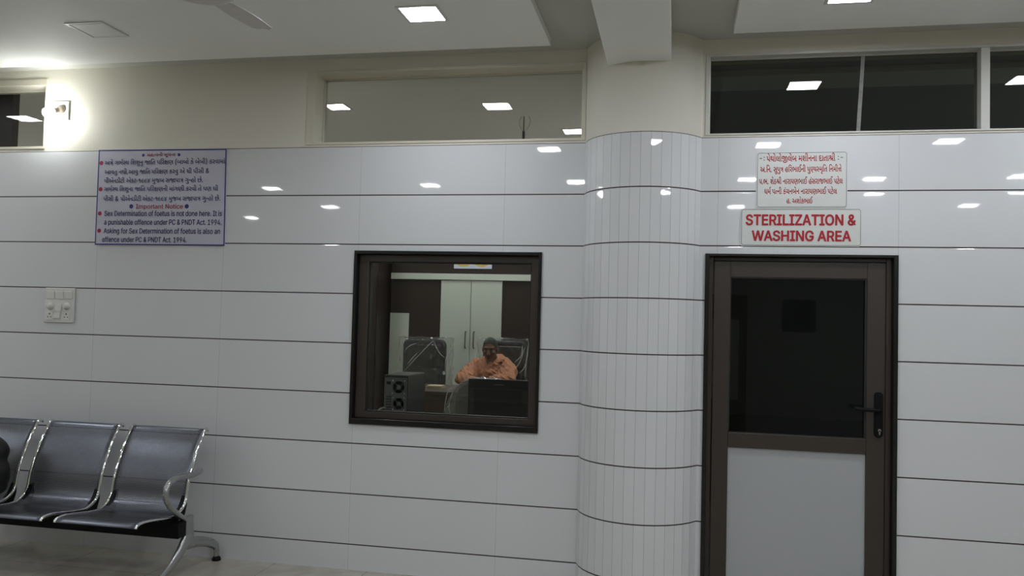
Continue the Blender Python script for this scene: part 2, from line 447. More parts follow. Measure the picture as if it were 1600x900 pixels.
# rounded tiled column between the two wall pieces: 15 flat strips below, smooth plaster above
CX, CY, CR = -0.187, 0.093, 0.36
A0, A1 = -math.acos(CY / CR), math.acos((CY - YR) / CR)
bm = B(); uvl = bm.loops.layers.uv.new('UVMap')
NS = 15
ang = [A0 + (A1 - A0) * k / NS for k in range(NS + 1)]
pt = lambda a, r=CR: (CX + r * math.sin(a), CY - r * math.cos(a))
for k in range(NS):
    (xa, ya), (xb, yb) = pt(ang[k]), pt(ang[k + 1])
    f = bm.faces.new([bm.verts.new(p) for p in ((xa, ya, 0), (xb, yb, 0), (xb, yb, TOPZ), (xa, ya, TOPZ))])
    for l, uv in zip(f.loops, ((k * .0572, 0), ((k + 1) * .0572, 0), ((k + 1) * .0572, TOPZ), (k * .0572, TOPZ))): l[uvl].uv = uv
    f.material_index = 0
NP = 60
ap = [A0 + (A1 - A0) * k / NP for k in range(NP + 1)]
rp = [CR - 0.004 * min(1, k / 4, (NP - k) / 4) for k in range(NP + 1)]
for k in range(NP):
    (xa, ya), (xb, yb) = pt(ap[k], rp[k]), pt(ap[k + 1], rp[k + 1])
    f = bm.faces.new([bm.verts.new(p) for p in ((xa, ya, TOPZ), (xb, yb, TOPZ), (xb, yb, SLAB), (xa, ya, SLAB))])
    f.material_index = 1; f.smooth = True
    (xc, yc), (xd, yd) = pt(ap[k], CR), pt(ap[k + 1], CR)
    f = bm.faces.new([bm.verts.new(p) for p in ((xc, yc, TOPZ), (xd, yd, TOPZ), (xb, yb, TOPZ), (xa, ya, TOPZ))]); f.material_index = 1
# rear of the column closes on the wall thickness
for ps in (((-0.533, 0.0, 0), (-0.533, 0.16, 0), (-0.533, 0.16, SLAB), (-0.533, 0.0, SLAB)), ((0.131, YR, 0), (0.131, YR, SLAB), (0.131, 0.16, SLAB), (0.131, 0.16, 0)),
           ((-0.533, 0.16, 0), (0.131, 0.16, 0), (0.131, 0.16, SLAB), (-0.533, 0.16, SLAB))):
    f = bm.faces.new([bm.verts.new(p) for p in ps]); f.material_index = 1
bmesh.ops.remove_doubles(bm, verts=bm.verts, dist=1e-5)
obj('wall_front_column', bm, [M['strip'], M['paint']], kind='structure')

bm = B(); box(bm, -8.2, -8.0, -10.2, 0.16, 0, SLAB); obj('wall_left', bm, M['paint'], kind='structure')
bm = B(); box(bm, 5.6, 5.8, -10.2, 0.12, 0, SLAB); obj('wall_right', bm, M['paint'], kind='structure')
bm = B(); box(bm, -8.2, 5.8, -10.4, -10.2, 0, SLAB); obj('wall_back', bm, M['paint'], kind='structure')

# dropped ceiling panels and the beam between them
bm = B(); box(bm, -7.99, -0.72, -10.19, -0.215, PAN, SLAB); obj('trim_1', bm, M['ceil'], kind='structure', bevel=0.002)
bm = B(); box(bm, 0.279, 5.59, -10.19, -0.29, PAN, SLAB); obj('trim_2', bm, M['ceil'], kind='structure', bevel=0.002)
bm = B(); box(bm, -0.396, -0.046, -10.19, -0.18, 2.983, SLAB); obj('trim_3', bm, M['ceil'], kind='structure', bevel=0.004)

# ---------------------------------------------------------------- the setting: rooms behind the glass
bm = B(); box(bm, -7.2, -0.30, 0.16, 4.80, 0.0, 0.11); obj('floor', bm, M['floor'], kind='structure')
bm = B(); box(bm, -7.3, -0.30, 4.80, 4.95, 0.0, SLAB); obj('wall_office_back', bm, M['office_paint'], kind='structure')
bm = B(); box(bm, -7.3, -7.2, 0.16, 4.80, 0.0, SLAB); obj('wall_office_left', bm, M['office_paint'], kind='structure')
bm = B(); box(bm, -0.30, -0.15, 0.16, 4.95, 0.0, SLAB); obj('wall_office_right', bm, M['office_paint'], kind='structure')
bm = B(); box(bm, -7.19, -0.31, 0.17, 4.79, SLAB - 0.012, SLAB); obj('ceiling', bm, M['office_paint'], kind='structure')
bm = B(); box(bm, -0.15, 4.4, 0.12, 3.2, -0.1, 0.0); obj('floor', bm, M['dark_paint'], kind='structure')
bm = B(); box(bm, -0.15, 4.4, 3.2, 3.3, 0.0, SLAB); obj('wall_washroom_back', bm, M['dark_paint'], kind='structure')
bm = B(); box(bm, 4.3, 4.4, 0.12, 3.2, 0.0, 1.0); box(bm, 4.3, 4.4, 0.12, 3.2, 2.2, SLAB); box(bm, 4.3, 4.4, 0.12, 0.9, 1.0, 2.2); box(bm, 4.3, 4.4, 2.2, 3.2, 1.0, 2.2); obj('wall_washroom_right', bm, M['dark_paint'], kind='structure')  # unseen opening added so sky light brightens this dark room
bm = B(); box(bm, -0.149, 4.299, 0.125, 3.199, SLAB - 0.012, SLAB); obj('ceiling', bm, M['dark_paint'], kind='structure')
bm = B(); box(bm, -0.149, 4.299, 0.47, 0.80, SLAB - 0.05, SLAB - 0.013); obj('trim_4', bm, M['office_paint'], kind='structure')
bm = B(); box(bm, -6.6, -4.685, 0.25, 0.31, 0.11, SLAB - 0.013); obj('wall_office_partition', bm, M['dark_wood'], kind='structure')

# ---------------------------------------------------------------- windows
def high_window(n, x0, x1, z0, z1, l, r, b, t, y0, yg, fm, pm, mull=()):
    w = setting('window_%d' % n, ((x0 + x1) / 2, y0, z0))
    bm = B(); ring_frame(bm, x0, x1, z0, z1, l, r, b, t, y0 - 0.006, yg + 0.05); obj('window_frame', bm, fm, w, bevel=0.003)
    bm = B(); ring_frame(bm, x0 + l - 0.001, x1 - r + 0.001, z0 + b - 0.001, z1 - t + 0.001, 0.006, 0.006, 0.006, 0.006, yg - 0.012, yg + 0.012); obj('glazing_bead', bm, fm, w)
    edges = [x0 + l] + [e for m in mull for e in m] + [x1 - r]
    for a, c in zip(edges[::2], edges[1::2]):
        bm = B(); box(bm, a, c, yg - 0.003, yg + 0.003, z0 + b, z1 - t); obj('window_pane', bm, pm, w)
    for a, c in mull:
        bm = B(); box(bm, a, c, y0, yg + 0.05, z0 + b, z1 - t); obj('mullion', bm, fm, w, bevel=0.002)
    return w
high_window(1, -2.30, -0.535, 2.606, 3.075, 0.058, 0.026, 0.016, 0.018, 0.0, 0.13, M['frame_cream'], M['pane_high'])
high_window(2, -6.2, -4.187, 2.612, 3.09, 0.04, 0.010, 0.018, 0.045, 0.0, 0.13, M['frame_cream'], M['pane_high'])
w3 = high_window(3, 0.145, 3.35, 2.604, 3.065, 0.025, 0.03, 0.010, 0.016, YR, YR + 0.06, M['frame_white'], M['pane_smoke'], [(1.566, 1.610)])
bm = B(); prism(bm, [(0.956, 2.614), (0.976, 2.614), (0.999, 3.049), (0.979, 3.049)], YR + 0.050, YR + 0.056, 'Y')
obj('sealant_joint', bm, M['sealant'], w3)

# office window: black stone jamb, brown aluminium frame, clear pane
w4 = setting('window_4', ((WX0 + WX1) / 2, 0, WZ0))
bm = B(); ring_frame(bm, WX0, WX1, WZ0, WZ1, 0.018, 0.018, 0.036, 0.020, -0.014, 0.155); obj('window_jamb', bm, M['granite'], w4, bevel=0.002)
bm = B(); ring_frame(bm, WX0 + 0.018, WX1 - 0.018, WZ0 + 0.036, WZ1 - 0.020, 0.066, 0.048, 0.038, 0.044, 0.028, 0.10); obj('window_frame', bm, M['bronze'], w4, bevel=0.004)
bm = B(); ring_frame(bm, WX0 + 0.082, WX1 - 0.064, WZ0 + 0.072, WZ1 - 0.062, 0.009, 0.009, 0.009, 0.009, 0.040, 0.075); obj('window_gasket', bm, M['gasket'], w4)
bm = B(); box(bm, WX0 + 0.086, WX1 - 0.068, 0.057, 0.063, WZ0 + 0.076, WZ1 - 0.066); obj('window_pane', bm, M['pane'], w4)

# ---------------------------------------------------------------- the door
d = setting('door_1', (0.66, YR, 0.0))
def U_frame(bm, x0, x1, z1, l, r, t, y0, y1):
    box(bm, x0, x0 + l, y0, y1, 0, z1); box(bm, x1 - r, x1, y0, y1, 0, z1); box(bm, x0 + l, x1 - r, y0, y1, z1 - t, z1)
bm = B(); U_frame(bm, 0.159, 1.163, 1.94, 0.022, 0.022, 0.014, YR - 0.014, 0.12); obj('door_jamb', bm, M['granite'], d, bevel=0.002)
bm = B(); U_frame(bm, 0.181, 1.141, 1.926, 0.026, 0.030, 0.022, YR + 0.030, 0.06); obj('door_frame', bm, M['bronze'], d, bevel=0.003)
lx0, lx1 = 0.210, 1.108
gx0, gx1 = 0.298, 1.014
bm = B(); y0, y1 = YR + 0.020, YR + 0.062
box(bm, lx0, gx0, y0, y1, 0.012, 1.90); box(bm, gx1, lx1, y0, y1, 0.012, 1.90)
for a, b_ in ((1.812, 1.90), (0.872, 0.954), (0.012, 0.13)): box(bm, gx0, gx1, y0, y1, a, b_)
leaf = obj('door_leaf', bm, M['bronze'], d, bevel=0.003)
bm = B(); ring_frame(bm, gx0 - .002, gx1 + .002, 0.952, 1.814, .008, .012, .006, .008, y0 + .004, y1 - .004); obj('door_gasket', bm, M['gasket'], leaf)
bm = B(); box(bm, gx0, gx1, y0 + 0.018, y0 + 0.024, 0.954, 1.812); obj('door_pane', bm, M['pane_door'], leaf)
bm = B(); box(bm, gx0, gx1, y0 + 0.014, y0 + 0.026, 0.13, 0.872); obj('door_panel', bm, M['door_panel'], leaf)
bm = B(); prof = []
for k in range(25):
    a = PI * k / 24; prof.append((1.075 + 0.0215 * math.cos(a), 1.186 + 0.0215 * math.sin(a)))
for k in range(25):
    a = PI + PI * k / 24; prof.append((1.075 + 0.0215 * math.cos(a), 0.985 + 0.0215 * math.sin(a)))
prism(bm, prof, y0 - 0.014, y0, 'Y')
hd = obj('door_handle', bm, M['black'], d, bevel=0.003)
bm = B(); tube(bm, smooth_path([(1.075, y0 - .012, 1.113), (1.075, y0 - .045, 1.113), (1.055, y0 - .058, 1.113), (1.0, y0 - .060, 1.115), (0.945, y0 - .056, 1.120)]), 0.0105, 12)
obj('lever', bm, M['black'], hd, smooth=True)
bm = B(); lathe(bm, [(0.0085, 0), (0.0085, -0.008)], (1.077, y0 - .013, 1.005), 'Y', 16); box(bm, 1.074, 1.080, y0 - .021, y0 - .013, 0.982, 1.005)
obj('keyhole_cylinder', bm, M['chrome'], hd)

# ---------------------------------------------------------------- ceiling lights
def led_light(x, y, z, label, on=True, s=0.19, group=None, diff=None):
    t = thing('ceiling_light', label, 'ceiling light', (x, y, z), group)
    bm = B(); w = s / 2 + 0.016
    o = [(-w, -w), (w, -w), (w, w), (-w, w)]; i = [(-s / 2, -s / 2), (s / 2, -s / 2), (s / 2, s / 2), (-s / 2, s / 2)]
    R = [[bm.verts.new((x + a, y + b, z + h)) for a, b in q] for q, h in ((o, 0), (o, -.006), (i, -.006), (i, 0))]
    for p, q in zip(R, R[1:]):
        for k in range(4): bm.faces.new((p[k], p[(k + 1) % 4], q[(k + 1) % 4], q[k]))
    obj('light_frame', bm, M['white_plastic'], t)
    if not on:
        bm = B(); box(bm, x - s / 2, x + s / 2, y - s / 2 , y - s / 2 + 0.004, z - .0066, z - .0055); box(bm, x - s / 2, x - s / 2 + 0.004, y - s / 2, y + s / 2, z - .0066, z - .0055)
        obj('frame_gap', bm, M['rod'], t)
    bm = B(); box(bm, x - s / 2 + .001, x + s / 2 - .001, y - s / 2 + .001, y + s / 2 - .001, z - .005, z - .001)
    obj('diffuser', bm, diff or (M['led_on'] if on else M['led_off']), t)
    return t
first = led_light(-1.302, -0.785, PAN, 'lit square ceiling light in the left ceiling panel, over the office window')
led_light(0.787, -0.770, PAN, 'lit square ceiling light in the right ceiling panel, cut by the top of the frame')
led_light(-3.200, -0.785, PAN, 'unlit square ceiling light near the bare wall bulb', on=False, s=0.20)
led_light(-5.30, -0.785, PAN, 'lit ceiling light left of the frame, mirrored in the leftmost high window')
led_light(2.10, -0.785, PAN, 'lit ceiling light right of the frame, mirrored in the rightmost high pane')
for x, y in ((-1.15, -2.55), (0.756, -2.675), (2.174, -2.635), (-4.944, -4.609), (-2.852, -4.454), (-1.108, -4.30), (0.73, -4.386), (2.003, -4.406),
             (3.344, -4.323), (-4.89, -6.251), (0.756, -6.468), (3.526, -6.384), (-6.804, -7.494), (2.215, -5.386), (3.724, -5.341), (-5.4, -2.6), (-7.3, -2.6), (-6.9, -4.609)):  # last three added unseen to brighten the left wall; two before double the reflections
    dup(first, (x, y, PAN), 'lit square ceiling light behind the photographer, in a set partly mirrored in the tiles, partly added').__setitem__('group', 'hall ceiling lights behind the camera')
led_light(-2.56, 1.06, SLAB - 0.012, 'lit square light on the office ceiling, seen at the left of the office high window', s=0.15, diff=M['led_office'])
led_light(-0.86, 2.02, SLAB - 0.012, 'lit square light on the office ceiling, at the lower right corner of the high window', s=0.16, diff=M['led_office'])
for x, y, w in ((-2.35, 4.1, 'before the wall unit'), (-4.2, 3.0, 'left of the desk'), (-1.1, 3.3, 'right of the desk'), (-5.0, 2.75, 'behind the leftmost high window'), (-6.3, 2.75, 'far left')):  # unseen lights added to brighten the office
    led_light(x, y, SLAB - 0.012, 'unseen added fill light on the office ceiling %s' % w, s=0.30, diff=M['led_office'])

# bare bulb on the wall
t = thing('wall_lamp', 'bare glowing bulb in a tilted holder on a square white wall plate', 'lamp', (-4.072, 0, 2.872))
bm = B(); box(bm, -4.139, -4.008, -0.012, 0, 2.806, 2.930); obj('mounting_plate', bm, M['white_plastic'], t, bevel=0.003)
dr = Vector((-0.45, -0.80, -0.42)).normalized(); p0 = Vector((-4.058, -0.012, 2.876))
bm = B(); tube(bm, [p0 - dr * .006 + Vector((0, .006, 0)), p0 + dr * .012, p0 + dr * .022, p0 + dr * .03, p0 + dr * .058], [.029, .028, .021, .0175, .0175], 24)
hl = obj('bulb_holder', bm, M['beige_plastic'], t, smooth=True)
bm = B(); tube(bm, [p0 + dr * .046, p0 + dr * .054], [.0205, .0205], 24); obj('holder_ring', bm, M['beige_plastic'], hl)
bm = B(); c = p0 + dr * .100
tube(bm, [p0 + dr * .058, p0 + dr * .068, p0 + dr * .078, p0 + dr * .092, p0 + dr * .104, p0 + dr * .116, p0 + dr * .124, p0 + dr * .128], [.012, .014, .021, .029, .031, .027, .017, .004], 24)
obj('bulb', bm, M['bulb_on'], t, smooth=True)

# ---------------------------------------------------------------- switch and socket board
t = thing('switch_board', 'square white switch board with two sockets on the tiled wall', 'switch', (-4.008, 0, 1.56))
bm = B(); box(bm, -4.122, -3.895, -0.012, 0, 1.447, 1.677); obj('cover_plate', bm, M['white_plastic'], t, bevel=0.005)
for k in range(3):
    bm = B(); x = -4.105 + k * 0.067
    box(bm, x, x + 0.060, -0.0165, -0.012, 1.603, 1.655, Matrix.Rotation(0.05, 3, 'X')); obj('rocker_switch', bm, M['white_plastic'], t, bevel=0.002)
for x in (-4.076, -3.950):
    bm = B(); lathe(bm, [(.026, -.012), (.025, -.016), (.017, -.018), (.0155, -.034), (.012, -.036)], (x, 0, 1.556), 'Y', 24); obj('regulator_knob', bm, M['white_plastic'], t, smooth=True)
for x, z in ((-4.008, 1.548), (-4.020, 1.497)):
    bm = B(); box(bm, x - .024, x + .022, -.018, -.012, z - .022, z + .022, Matrix.Rotation(-0.07, 3, 'X')); obj('rocker_switch', bm, M['white_plastic'], t, bevel=0.002)
for x in (-4.076, -3.950):
    bm = B(); box(bm, x - .027, x + .027, -.0145, -.012, 1.462, 1.520); so = obj('socket', bm, M['white_plastic'], t, bevel=0.002)
    bm = B()
    for dx, dz, r in ((0, .012, .0048), (-.0115, -.008, .0036), (.0115, -.008, .0036)):
        lathe(bm, [(r, -.0144), (r, -.0150)], (x + dx, 0, 1.492 + dz), 'Y', 12)
    obj('socket_holes', bm, M['hole'], so)

# ---------------------------------------------------------------- lettering
GLYPHS = [
    [[42,38,35,39,28,43,22,49,17,55,14,62,13,68,14,72,16,76,20,78,27,79,33,79,33,110,33,116,32,120,31,123,30,125,26,128,22,129,16,130,11,130,13,148,16,148,33,146,45,139,49,134,51,128,52,121,53,111,53,79,105,79,105,151,125,148,125,38,125,32,126,28,127,25,128,23,131,20,136,19,141,18,146,18,145,0,142,0,132,1,124,2,118,5,113,9,109,14,107,20,105,27,105,37,105,61,53,61,53,54,52,46,49,42,46,39]],
    [[106,40,90,42,75,48,65,54,56,62,47,73,64,83,77,69,91,61,106,58,113,59,119,61,123,65,124,71,123,77,119,82,112,86,100,92,86,98,76,105,70,113,68,123,71,134,78,143,90,149,107,150,113,150,120,150,126,149,132,148,128,130,116,132,104,132,92,130,88,124,89,120,92,116,99,112,109,108,121,103,130,98,137,92,142,83,144,71,142,58,134,48,121,42],[99,-2,80,-1,64,2,50,8,38,15,28,25,21,35,16,47,13,59,12,72,12,86,14,97,17,108,21,117,40,108,37,100,35,92,33,82,32,72,34,56,40,43,46,35,54,28,63,23,73,19,85,17,98,16,112,16,124,18,137,22,149,26,157,9,147,5,138,2,129,0,120,-1,110,-2]],
    [[52,3,41,12,32,22,23,32,16,42,12,54,11,65,12,74,14,82,18,89,23,95,32,101,43,105,57,107,76,108,100,108,100,90,75,90,65,90,57,89,51,88,46,87,42,85,39,83,33,75,31,65,34,53,40,41,47,34,56,25,66,17]],
    [[61,40,47,42,35,46,25,53,17,62,13,73,11,86,13,101,18,113,27,122,38,129,51,133,66,135,72,135,78,134,85,133,90,132,86,114,82,115,78,116,72,116,66,116,52,115,40,109,34,99,31,86,33,74,40,65,49,60,61,58,73,59,83,63,92,68,101,75,101,151,121,148,121,38,121,32,122,28,122,25,124,23,127,20,132,19,137,18,142,18,140,0,138,0,128,1,120,2,113,5,108,9,105,14,103,20,101,27,101,37,101,52,93,47,84,44,74,41]],
    [[35,54,29,55,22,59,16,65,11,72,7,80,6,87,7,92,9,96,14,99,21,100,93,100,93,151,113,148,113,38,113,32,114,28,115,25,116,23,119,20,124,19,129,18,134,18,132,0,130,0,122,0,114,2,107,5,101,9,97,15,94,20,93,28,93,37,93,82,48,82,48,68,47,61,44,57,40,54]],
    [[60,0,51,0,43,2,36,5,30,9,26,15,24,21,23,28,22,37,22,153,19,168,15,181,10,192,1,202,-10,206,-17,205,-23,200,-27,193,-28,182,-28,179,-28,175,-27,171,-27,167,-46,167,-47,171,-47,176,-48,180,-48,185,-45,201,-38,214,-26,221,-10,224,4,222,16,214,23,207,29,198,34,188,37,177,41,165,42,154,42,38,43,32,43,28,44,26,46,23,49,20,54,19,59,18,64,18,62,0]],
    [[103,0,88,2,74,7,66,12,59,18,52,25,43,36,35,47,32,47,30,47,20,48,13,51,9,55,7,62,8,68,12,72,16,74,22,75,27,75,32,74,37,72,42,68,50,71,58,75,65,80,70,87,74,95,75,104,73,116,67,125,58,131,46,132,38,132,30,131,22,128,14,125,7,142,17,146,26,148,36,150,46,151,60,149,72,146,82,139,89,130,94,118,95,104,95,98,94,92,97,91,101,90,104,89,108,89,116,90,122,91,128,93,134,96,134,151,154,148,154,38,154,32,155,28,156,25,157,23,161,20,165,19,170,18,176,18,174,0,171,0,163,0,155,2,148,5,142,9,138,15,136,20,135,28,134,37,134,76,129,74,123,73,116,72,109,72,97,72,87,76,80,67,72,61,64,55,54,51,63,40,72,31,80,25,88,22,96,19,106,19,109,19,107,0]],
    [[-44,-67,-62,-65,-74,-58,-82,-47,-84,-33,-82,-20,-73,-10,-65,-4,-54,-1,-42,0,-24,-2,-9,-6,0,-11,8,-17,16,-24,22,-31,29,-39,35,-47,20,-57,10,-45,1,-35,-8,-27,-18,-22,-29,-18,-40,-17,-52,-18,-60,-22,-64,-27,-66,-33,-64,-41,-60,-46,-53,-48,-46,-49,-39,-49,-34,-48,-28,-46,-23,-44,-17,-61,-24,-64,-31,-65,-38,-67]],
    [[82,33,67,34,54,39,45,44,38,51,31,59,30,59,29,59,21,60,14,63,10,68,9,74,10,79,12,83,17,86,24,86,29,86,34,84,39,82,43,78,53,82,61,89,66,98,68,108,66,118,61,126,52,131,40,132,34,132,27,131,21,129,14,127,8,144,14,147,22,149,31,150,40,151,54,149,66,146,76,139,82,131,87,120,88,107,85,92,78,80,70,73,62,67,52,63,58,58,64,54,71,52,81,51,94,52,105,56,114,63,122,70,122,151,142,148,142,38,142,32,142,28,143,25,144,23,148,20,153,19,158,18,163,18,161,0,158,0,149,1,141,2,134,5,129,9,126,14,123,20,122,27,122,37,122,46,114,41,105,36,94,34]],
    [[60,0,50,1,42,2,36,5,30,9,27,14,24,20,23,27,22,37,22,151,42,148,42,38,43,32,43,28,44,25,46,22,50,20,54,19,59,18,64,18,62,0]],
    [[86,26,70,28,55,33,46,39,38,48,30,59,29,59,14,63,9,74,10,79,12,83,17,86,24,86,29,86,34,84,39,82,43,78,53,82,61,89,66,98,68,108,66,118,61,126,52,131,40,132,34,132,27,131,21,129,14,127,8,144,14,147,22,149,31,150,40,151,54,149,66,146,76,139,82,131,87,120,88,107,85,92,78,79,70,72,61,67,51,62,57,55,64,49,74,45,84,44,93,44,100,46,107,50,112,54,117,62,120,70,121,80,122,93,122,112,142,109,142,87,142,85,142,82,144,79,148,77,151,75,156,75,162,76,167,78,172,81,177,85,177,151,197,148,197,38,197,32,198,28,199,25,200,23,203,20,208,19,213,18,219,18,217,0,214,0,204,1,196,2,190,5,185,9,181,14,179,20,177,27,177,37,177,63,173,60,168,58,162,57,156,57,151,57,147,58,142,60,138,62,133,51,127,42,118,35,109,30,98,27]],
    [[36,34,24,51,84,87,77,97,69,105,62,110,55,112,48,114,41,114,33,114,25,112,18,110,10,106,3,123,12,128,22,131,32,133,40,133,52,132,63,130,72,125,81,118,87,112,93,105,100,96,102,98,102,151,122,148,122,38,122,32,122,28,124,26,125,23,128,20,133,19,139,18,144,18,142,0,139,0,129,1,121,2,114,5,110,9,106,14,104,20,102,27,102,37,102,77]],
    [[-43,160,-48,175,-53,187,-58,196,-67,203,-78,206,-81,206,-85,206,-88,205,-92,204,-98,221,-92,222,-87,223,-82,224,-77,224,-66,223,-56,219,-47,212,-39,200,-34,190,-30,176,-26,160]],
    [[52,44,39,46,26,52,18,58,10,66,3,76,18,86,27,76,34,68,42,64,52,63,61,65,68,70,73,81,75,96,73,113,67,124,59,130,47,132,39,132,32,131,26,128,20,126,14,142,22,146,31,149,40,150,48,151,61,149,72,145,82,137,89,127,94,113,95,96,94,81,91,70,87,61,81,54,74,50,67,47,60,45],[157,0,147,1,139,2,132,5,128,9,124,14,122,20,120,27,120,37,120,151,140,148,140,38,140,32,140,28,141,25,143,23,146,20,151,19,156,18,162,18,160,0]],
    [[58,12,50,20,42,28,34,37,28,45,22,54,18,64,13,79,11,96,13,111,18,125,26,136,36,144,49,149,64,151,74,150,83,148,91,144,97,139,104,131,108,122,111,110,112,94,112,91,158,91,158,150,178,148,178,38,179,32,179,28,180,25,182,22,185,20,190,19,195,18,200,18,198,0,196,0,186,1,178,2,172,5,166,9,163,14,160,20,159,27,158,37,158,73,112,73,112,66,111,58,109,54,105,51,101,50,94,52,88,55,82,61,77,67,73,74,72,81,73,85,76,88,80,90,86,91,92,91,92,93,90,111,85,124,82,127,77,130,71,132,64,132,53,131,45,127,39,121,35,113,32,105,32,96,33,81,37,68,43,57,52,46,58,39,65,32,72,26]],
    [[-46,158,-49,165,-52,173,-54,181,-55,188,-52,204,-44,215,-32,222,-17,224,-9,224,-2,222,4,220,10,218,4,202,0,204,-5,206,-10,207,-15,207,-24,206,-30,201,-34,195,-36,186,-35,180,-33,174,-30,167,-27,160]],
    [[103,0,88,2,74,7,66,12,59,18,52,25,43,36,35,47,32,47,30,47,20,48,13,51,9,55,7,62,8,68,12,72,16,74,22,75,27,75,32,74,37,72,42,68,50,71,58,75,65,80,70,87,74,95,75,104,73,116,67,125,58,131,46,132,38,132,30,131,22,128,14,125,7,142,17,146,26,148,36,150,46,151,60,149,72,146,82,139,89,130,94,118,95,104,94,94,92,84,95,85,98,85,102,85,105,85,136,85,150,92,161,100,167,109,170,119,168,126,165,130,160,133,154,134,148,133,143,131,140,127,139,122,139,118,141,114,145,111,150,108,138,94,130,100,124,107,121,114,120,123,122,133,128,142,139,149,154,151,165,150,174,146,181,141,186,134,188,126,189,118,186,103,178,90,170,83,159,76,147,70,152,64,159,59,168,56,178,54,192,56,204,60,214,66,222,73,222,151,242,148,242,38,242,32,243,28,244,25,245,23,248,20,253,19,258,18,264,18,262,0,259,0,249,1,241,2,235,5,230,9,226,14,224,20,222,27,222,37,222,50,214,45,204,41,193,38,178,36,161,38,147,44,140,51,133,58,127,67,80,67,74,62,68,58,61,54,54,51,63,40,72,31,80,25,88,22,96,19,106,19,109,19,107,0]],
    [[60,0,51,0,43,2,36,5,30,9,26,15,24,20,23,28,22,37,22,168,23,182,26,194,31,205,39,214,46,218,54,221,63,223,73,224,87,223,101,219,114,212,127,203,140,191,153,178,138,166,132,173,125,180,118,186,107,194,97,200,86,205,74,206,68,206,62,204,57,202,52,199,48,194,45,186,43,175,42,161,42,38,43,32,43,28,44,25,46,23,49,20,54,19,59,18,64,18,62,0]],
    [[163,0,153,1,145,2,139,5,134,9,130,14,127,20,126,27,126,37,126,151,146,148,146,38,146,32,146,28,147,25,149,23,152,20,157,19,162,18,167,18,165,0],[97,0,84,2,72,7,62,14,52,24,43,34,35,46,33,46,32,46,21,47,14,49,9,54,8,61,9,66,12,70,17,73,23,74,28,73,33,72,38,70,44,66,59,71,70,80,76,90,78,104,78,114,75,121,70,127,65,130,59,132,53,133,45,132,40,129,37,125,36,120,37,116,38,112,41,109,46,105,54,102,64,100,58,83,45,87,35,92,27,97,19,108,16,121,18,128,20,135,26,141,33,146,42,149,54,150,65,149,75,145,85,139,92,130,97,118,99,103,98,90,93,79,86,69,77,61,67,54,55,49,62,41,69,33,76,27,87,21,100,19,103,19,100,0]],
    [[-40,-67,-56,-66,-70,-62,-83,-56,-94,-47,-105,-37,-115,-25,-100,-14,-90,-25,-81,-34,-72,-41,-58,-47,-40,-49,-28,-48,-20,-45,-16,-39,-14,-32,-16,-25,-20,-21,-26,-18,-34,-17,-41,-17,-46,-18,-52,-20,-57,-22,-63,-6,-50,-1,-36,0,-18,-2,-6,-9,2,-20,4,-34,1,-47,-7,-58,-16,-63,-27,-66]],
    [[137,-2,123,-1,112,4,103,11,97,20,94,30,93,40,94,52,97,63,102,73,110,82,119,93,131,103,121,112,109,120,96,126,82,130,85,126,87,120,89,114,89,107,88,98,85,88,80,80,72,73,62,69,48,68,36,69,26,73,18,79,11,92,8,108,10,119,14,129,22,138,32,145,45,149,60,151,77,150,93,146,107,141,121,134,134,125,146,114,156,120,166,127,177,133,188,139,199,145,210,151,230,148,230,38,231,32,231,28,232,25,234,23,237,20,242,19,247,18,252,18,250,0,248,0,238,1,230,2,223,5,218,9,215,14,212,20,211,27,210,37,210,131,201,126,191,120,183,115,170,108,158,100,164,91,170,82,174,72,179,58,180,42,179,29,175,18,169,9,160,3,149,-1],[28,107,30,98,34,91,40,87,48,86,58,87,64,92,68,99,69,108,68,115,67,122,64,128,61,133,60,133,58,133,45,131,35,125,30,117],[114,40,115,30,119,22,126,17,136,16,146,17,154,22,158,30,160,42,159,56,156,68,150,79,143,89,133,80,125,72,119,64,115,52]],
    [[52,3,41,12,32,22,23,32,16,42,12,54,11,65,12,74,14,82,18,89,23,95,32,101,43,105,57,107,76,108,100,108,100,151,120,148,120,38,120,32,120,28,121,25,122,23,126,20,131,19,136,18,141,18,139,0,136,0,127,1,119,2,112,5,107,9,104,14,101,20,100,27,100,37,100,90,75,90,65,90,57,89,51,88,46,87,42,85,39,83,33,75,31,65,34,53,40,41,47,34,56,25,66,17]],
    [[66,40,57,41,48,43,41,47,36,51,30,58,26,66,24,75,23,88,23,110,23,116,22,120,22,123,20,125,17,128,12,129,7,130,2,130,4,148,6,148,16,147,24,146,31,143,36,139,39,134,42,128,43,121,43,111,43,89,44,79,45,72,48,67,50,63,58,60,68,58,77,59,85,62,92,66,98,72,98,151,118,148,118,38,118,32,119,28,120,25,121,23,125,20,129,19,135,18,140,18,138,0,136,0,126,1,118,2,111,5,106,9,103,14,100,20,99,27,98,37,98,50,91,46,84,43,75,41]],
    [[103,0,88,2,74,7,66,12,59,18,52,25,43,36,35,47,32,47,30,47,20,48,13,50,9,55,7,62,8,68,12,72,16,74,22,75,27,75,32,74,37,72,42,68,52,71,60,75,67,80,73,87,77,95,78,104,76,117,70,125,60,131,47,132,36,132,25,129,14,125,7,142,17,146,27,148,37,150,48,151,62,149,75,146,85,139,93,130,97,118,99,104,97,92,93,80,86,70,77,62,66,55,54,51,63,39,72,31,80,25,88,22,96,19,106,19,109,19,107,0]],
